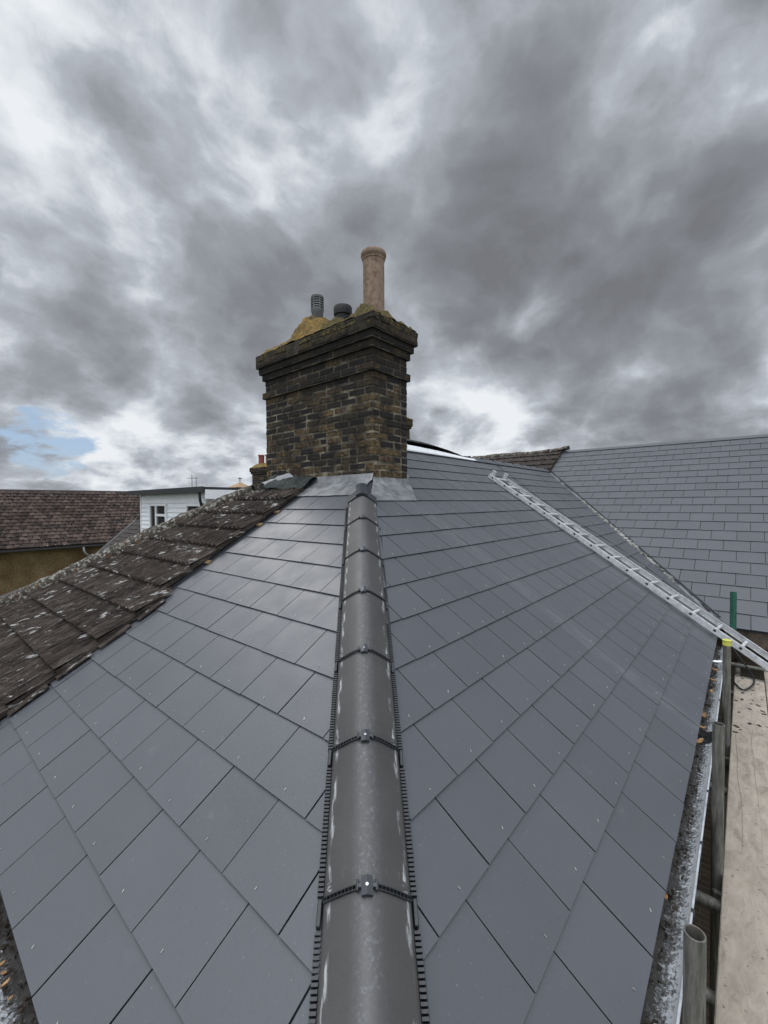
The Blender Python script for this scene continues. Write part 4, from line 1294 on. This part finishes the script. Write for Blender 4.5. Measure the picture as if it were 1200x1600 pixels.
# weatherboards
b = MB(); z = WZ - .02; 
while z > -1.6:
    z0 = z - .17
    b.add([(WX + .045, WY, z), (WX + .045, WYF + .02, z), (WX - .004, WYF + .02, z0), (WX - .004, WY, z0), (WX + .049, WY, z0), (WX + .049, WYF + .02, z0)], [(0, 1, 2, 3), (3, 2, 5, 4)])
    b.add([(WX + .02, WY + .045, z), (WX + 1.9, WY + .045, z), (WX + 1.9, WY + .018, z0), (WX + .02, WY + .018, z0), (WX + 1.9, WY + .049, z0), (WX + .02, WY + .049, z0)], [(1, 0, 3, 2), (2, 3, 5, 4)])
    z = z0
b.build('weatherboarding', M_white, wb)
for q in ((WX - .03, WX + .07, WY - .03, WY + .07, -1.6, WZ), (WX - .02, WX + .06, WYF - .02, WYF + .06, -1.6, WZ)):
    b = MB(); b.abox(*q); b.build('corner_trim', M_pvc, wb)
b = MB(); b.abox(WX - .35, WX + 2.0, WY - .50, WYF + .35, WZ + .02, WZ + .145); b.abox(WX - .38, WX - .351, WY - .53, WYF + .38, WZ - .02, WZ + .16); b.build('roof', M_felt, wb)
b = MB(); b.abox(WX - .30, WX + 1.95, WY - .53, WY - .502, WZ - .24, WZ + .06); b.abox(WX - .02, WX + 1.95, WY - .50, WY + .0, WZ - .04, WZ + .018); b.build('fascia', M_pvc, wb)
def window(y0, y1, z0, z1, mull, parent, tr=None):
    f = MB(); x = WX - .012
    def bar(a, b_, c, d): f.abox(x - .05, x + .05, a, b_, c, d)
    t = .075
    bar(y0, y1, z0, z0 + t); bar(y0, y1, z1 - t, z1); bar(y0, y0 + t, z0 + t, z1 - t); bar(y1 - t, y1, z0 + t, z1 - t)
    if mull: bar(mull - .05, mull + .05, z0 + t, z1 - t)
    if tr: bar(y0 + t, mull - .05, tr - .045, tr + .045)
    fr = f.build('window', M_pvc, parent)
    p = MB(); p.abox(x - .008, x + .045, y0 + t, y1 - t, z0 + t, z1 - t); p.build('pane', M_glass, fr)
    s = MB(); s.abox(x - .09, x + .03, y0 - .06, y1 + .06, z0 - .05, z0 - .005); s.build('sill', M_pvc, fr)
window(16.42, 17.95, .12, 1.45, 17.35, wb, 1.02)
window(13.72, 14.75, .30, 1.44, None, wb)
b = MB(); b.path(smooth_path([Vector((WX - .28, WY - .1, WZ - .03)), Vector((WX - .26, WY - .1, WZ - .3)), Vector((WX - .08, WY + .12, WZ - .55)), Vector((WX - .06, WY + .14, WZ - .75)), Vector((WX - .06, WY + .14, -3))], 5), .042, 10)
b.build('downpipe', M_felt, wb, smooth='all')
# small dark lean-to roof below it
b = MB(); 
lt = empty('lean_to_roof', (6.2, 20, GROUND), label='small dark tiled lean-to between the brown house and the white boards', cat='lean-to')
m = MB(); sl = Vector((1, 0, .885)).normalized(); tile_sheet(m, (5.3, 19.2, -.95), (0, 1, 0), sl, 1.9, 2.75, .24, .28, .03, .012)
m.build('roof', M_fardark, lt)
b = MB(); b.box(Vector((5.3, 21.1, -.95)) + sl * 1.3 + Vector((0, 0, .03)), (sl * 1.15, (0, .035, 0), (0, 0, .05))); b.build('verge', simple('pale_verge', (.16, .16, .155), .8), lt)
b = MB(); b.abox(5.5, 7.5, 19.2, 21.0, GROUND, -1.0); b.add([(5.5, 21.0, -1.0), (7.5, 21.0, -1.0), (7.5, 21.0, .85), (5.5, 19.2, -1.0), (7.5, 19.2, -1.0), (7.5, 19.2, .85)], [(0, 1, 2), (3, 5, 4)]); b.build('wall', M_dash, lt)

def far_chimney(name, x, y, z0, z1, wx, wy, lab, pots, capz=.16):
    c = empty(name, (x, y, GROUND), label=lab, cat='chimney')
    m = MB(); z = z0; k = 0; core_ = MB()
    while z < z1 - .01:
        lev = (z1 - z) / .0745; p = .07 if lev < 2.3 else (.04 if lev < 3.3 else 0)
        brick_ring(m, x - wx / 2 - p, x + wx / 2 + p, y - wy / 2 - p, y + wy / 2 + p, z, k % 2); e = .006
        core_.abox(x - wx / 2 - p + e, x + wx / 2 + p - e, y - wy / 2 - p + e, y + wy / 2 + p - e, z - .0095, z + .065)
        z += .0745; k += 1
    bs = MB(); bs.abox(x - wx / 2 - .02, x + wx / 2 + .02, y - wy / 2 - .02, y + wy / 2 + .02, GROUND, z0); bs.build('base', M_wallb, c)
    st_ = m.build('stack', M_brick, c); core_.build('mortar', M_mortar, st_)
    m = MB(); n = 8; hx, hy = wx / 2 + .06, wy / 2 + .06; h2 = capz
    m.add([(x - hx, y - hy, z - .008), (x + hx, y - hy, z - .008), (x + hx, y + hy, z - .008), (x - hx, y + hy, z - .008), (x - hx * .45, y - hy * .6, z + h2), (x + hx * .45, y - hy * .6, z + h2), (x + hx * .45, y + hy * .6, z + h2), (x - hx * .45, y + hy * .6, z + h2)],
          [(0, 1, 5, 4), (1, 2, 6, 5), (2, 3, 7, 6), (3, 0, 4, 7), (4, 5, 6, 7)])
    m.build('flaunching', M_flaunch, c)
    for (dx, dy, r_, h_) in pots:
        m = MB(); m.lathe((x + dx, y + dy, z + h2 - .08), [(r_, 0), (r_ * .95, h_), (r_ * 1.12, h_ + .005), (r_ * 1.12, h_ + .05), (r_ * .8, h_ + .05), (r_ * .8, h_ - .1)], 20); m.build('chimney_pot', M_redpot, c, smooth=50)
    return c
far_chimney('far_chimney', 9.00, 13.55, .4, 2.74, .62, .80, 'small brick chimney with two red pots left of the big chimney', [(-.05, .16, .11, .36), (.05, -.16, .11, .36)])
far_chimney('far_chimney', 9.84, 8.27, 1.4, 3.95, .75, 1.25, 'brick chimney top peeping out behind the right edge of the big chimney', [], .14)
# pyramid-roofed turret and aerial far away
tu = empty('turret', (32.2, 54.3, GROUND), label='distant tan pyramid roof with a finial above the white building', cat='turret')
m = MB(); zt = 4.55; rr = 1.25; zb = 3.75
base = [(32.2 - rr, 54.3 - rr, zb), (32.2 + rr, 54.3 - rr, zb), (32.2 + rr, 54.3 + rr, zb), (32.2 - rr, 54.3 + rr, zb)]
m.add(base + [(32.2, 54.3, zt)], [(0, 1, 4), (1, 2, 4), (2, 3, 4), (3, 0, 4)]); m.build('roof', simple('tan_tile', (.30, .20, .12), .9), tu)
m = MB(); m.abox(32.2 - 1.1, 32.2 + 1.1, 54.3 - 1.1, 54.3 + 1.1, GROUND, zb); m.build('wall', M_wallb, tu)
m = MB(); m.tube((32.2, 54.3, zt - .1), (32.2, 54.3, zt + .70), .05, n=8); m.box((32.2, 54.3, zt + .5), ((.25, 0, 0), (0, .05, 0), (0, 0, .05))); m.build('finial', M_soot, tu)
ae = empty('aerial', (18.45, 39.6, 1.5), label='thin rooftop aerial above the white building', cat='aerial')
m = MB(); m.tube((18.45, 39.6, 1.0), (18.45, 39.6, 4.25), .03, n=8); m.build('pole', M_galv, ae)
m = MB(); m.tube((18.75, 39.4, 1.0), (18.75, 39.4, 4.0), .03, n=8); m.build('pole', M_galv, ae)
m = MB(); m.tube((18.2, 39.9, 3.9), (18.8, 39.3, 3.9), .02, n=6)
for i in range(5): q = i / 4; m.tube((18.2 + .6 * q - .22, 39.9 - .6 * q - .2, 3.9), (18.2 + .6 * q + .22, 39.9 - .6 * q + .2, 3.9), .014, n=6)
m.build('array', M_galv, ae)
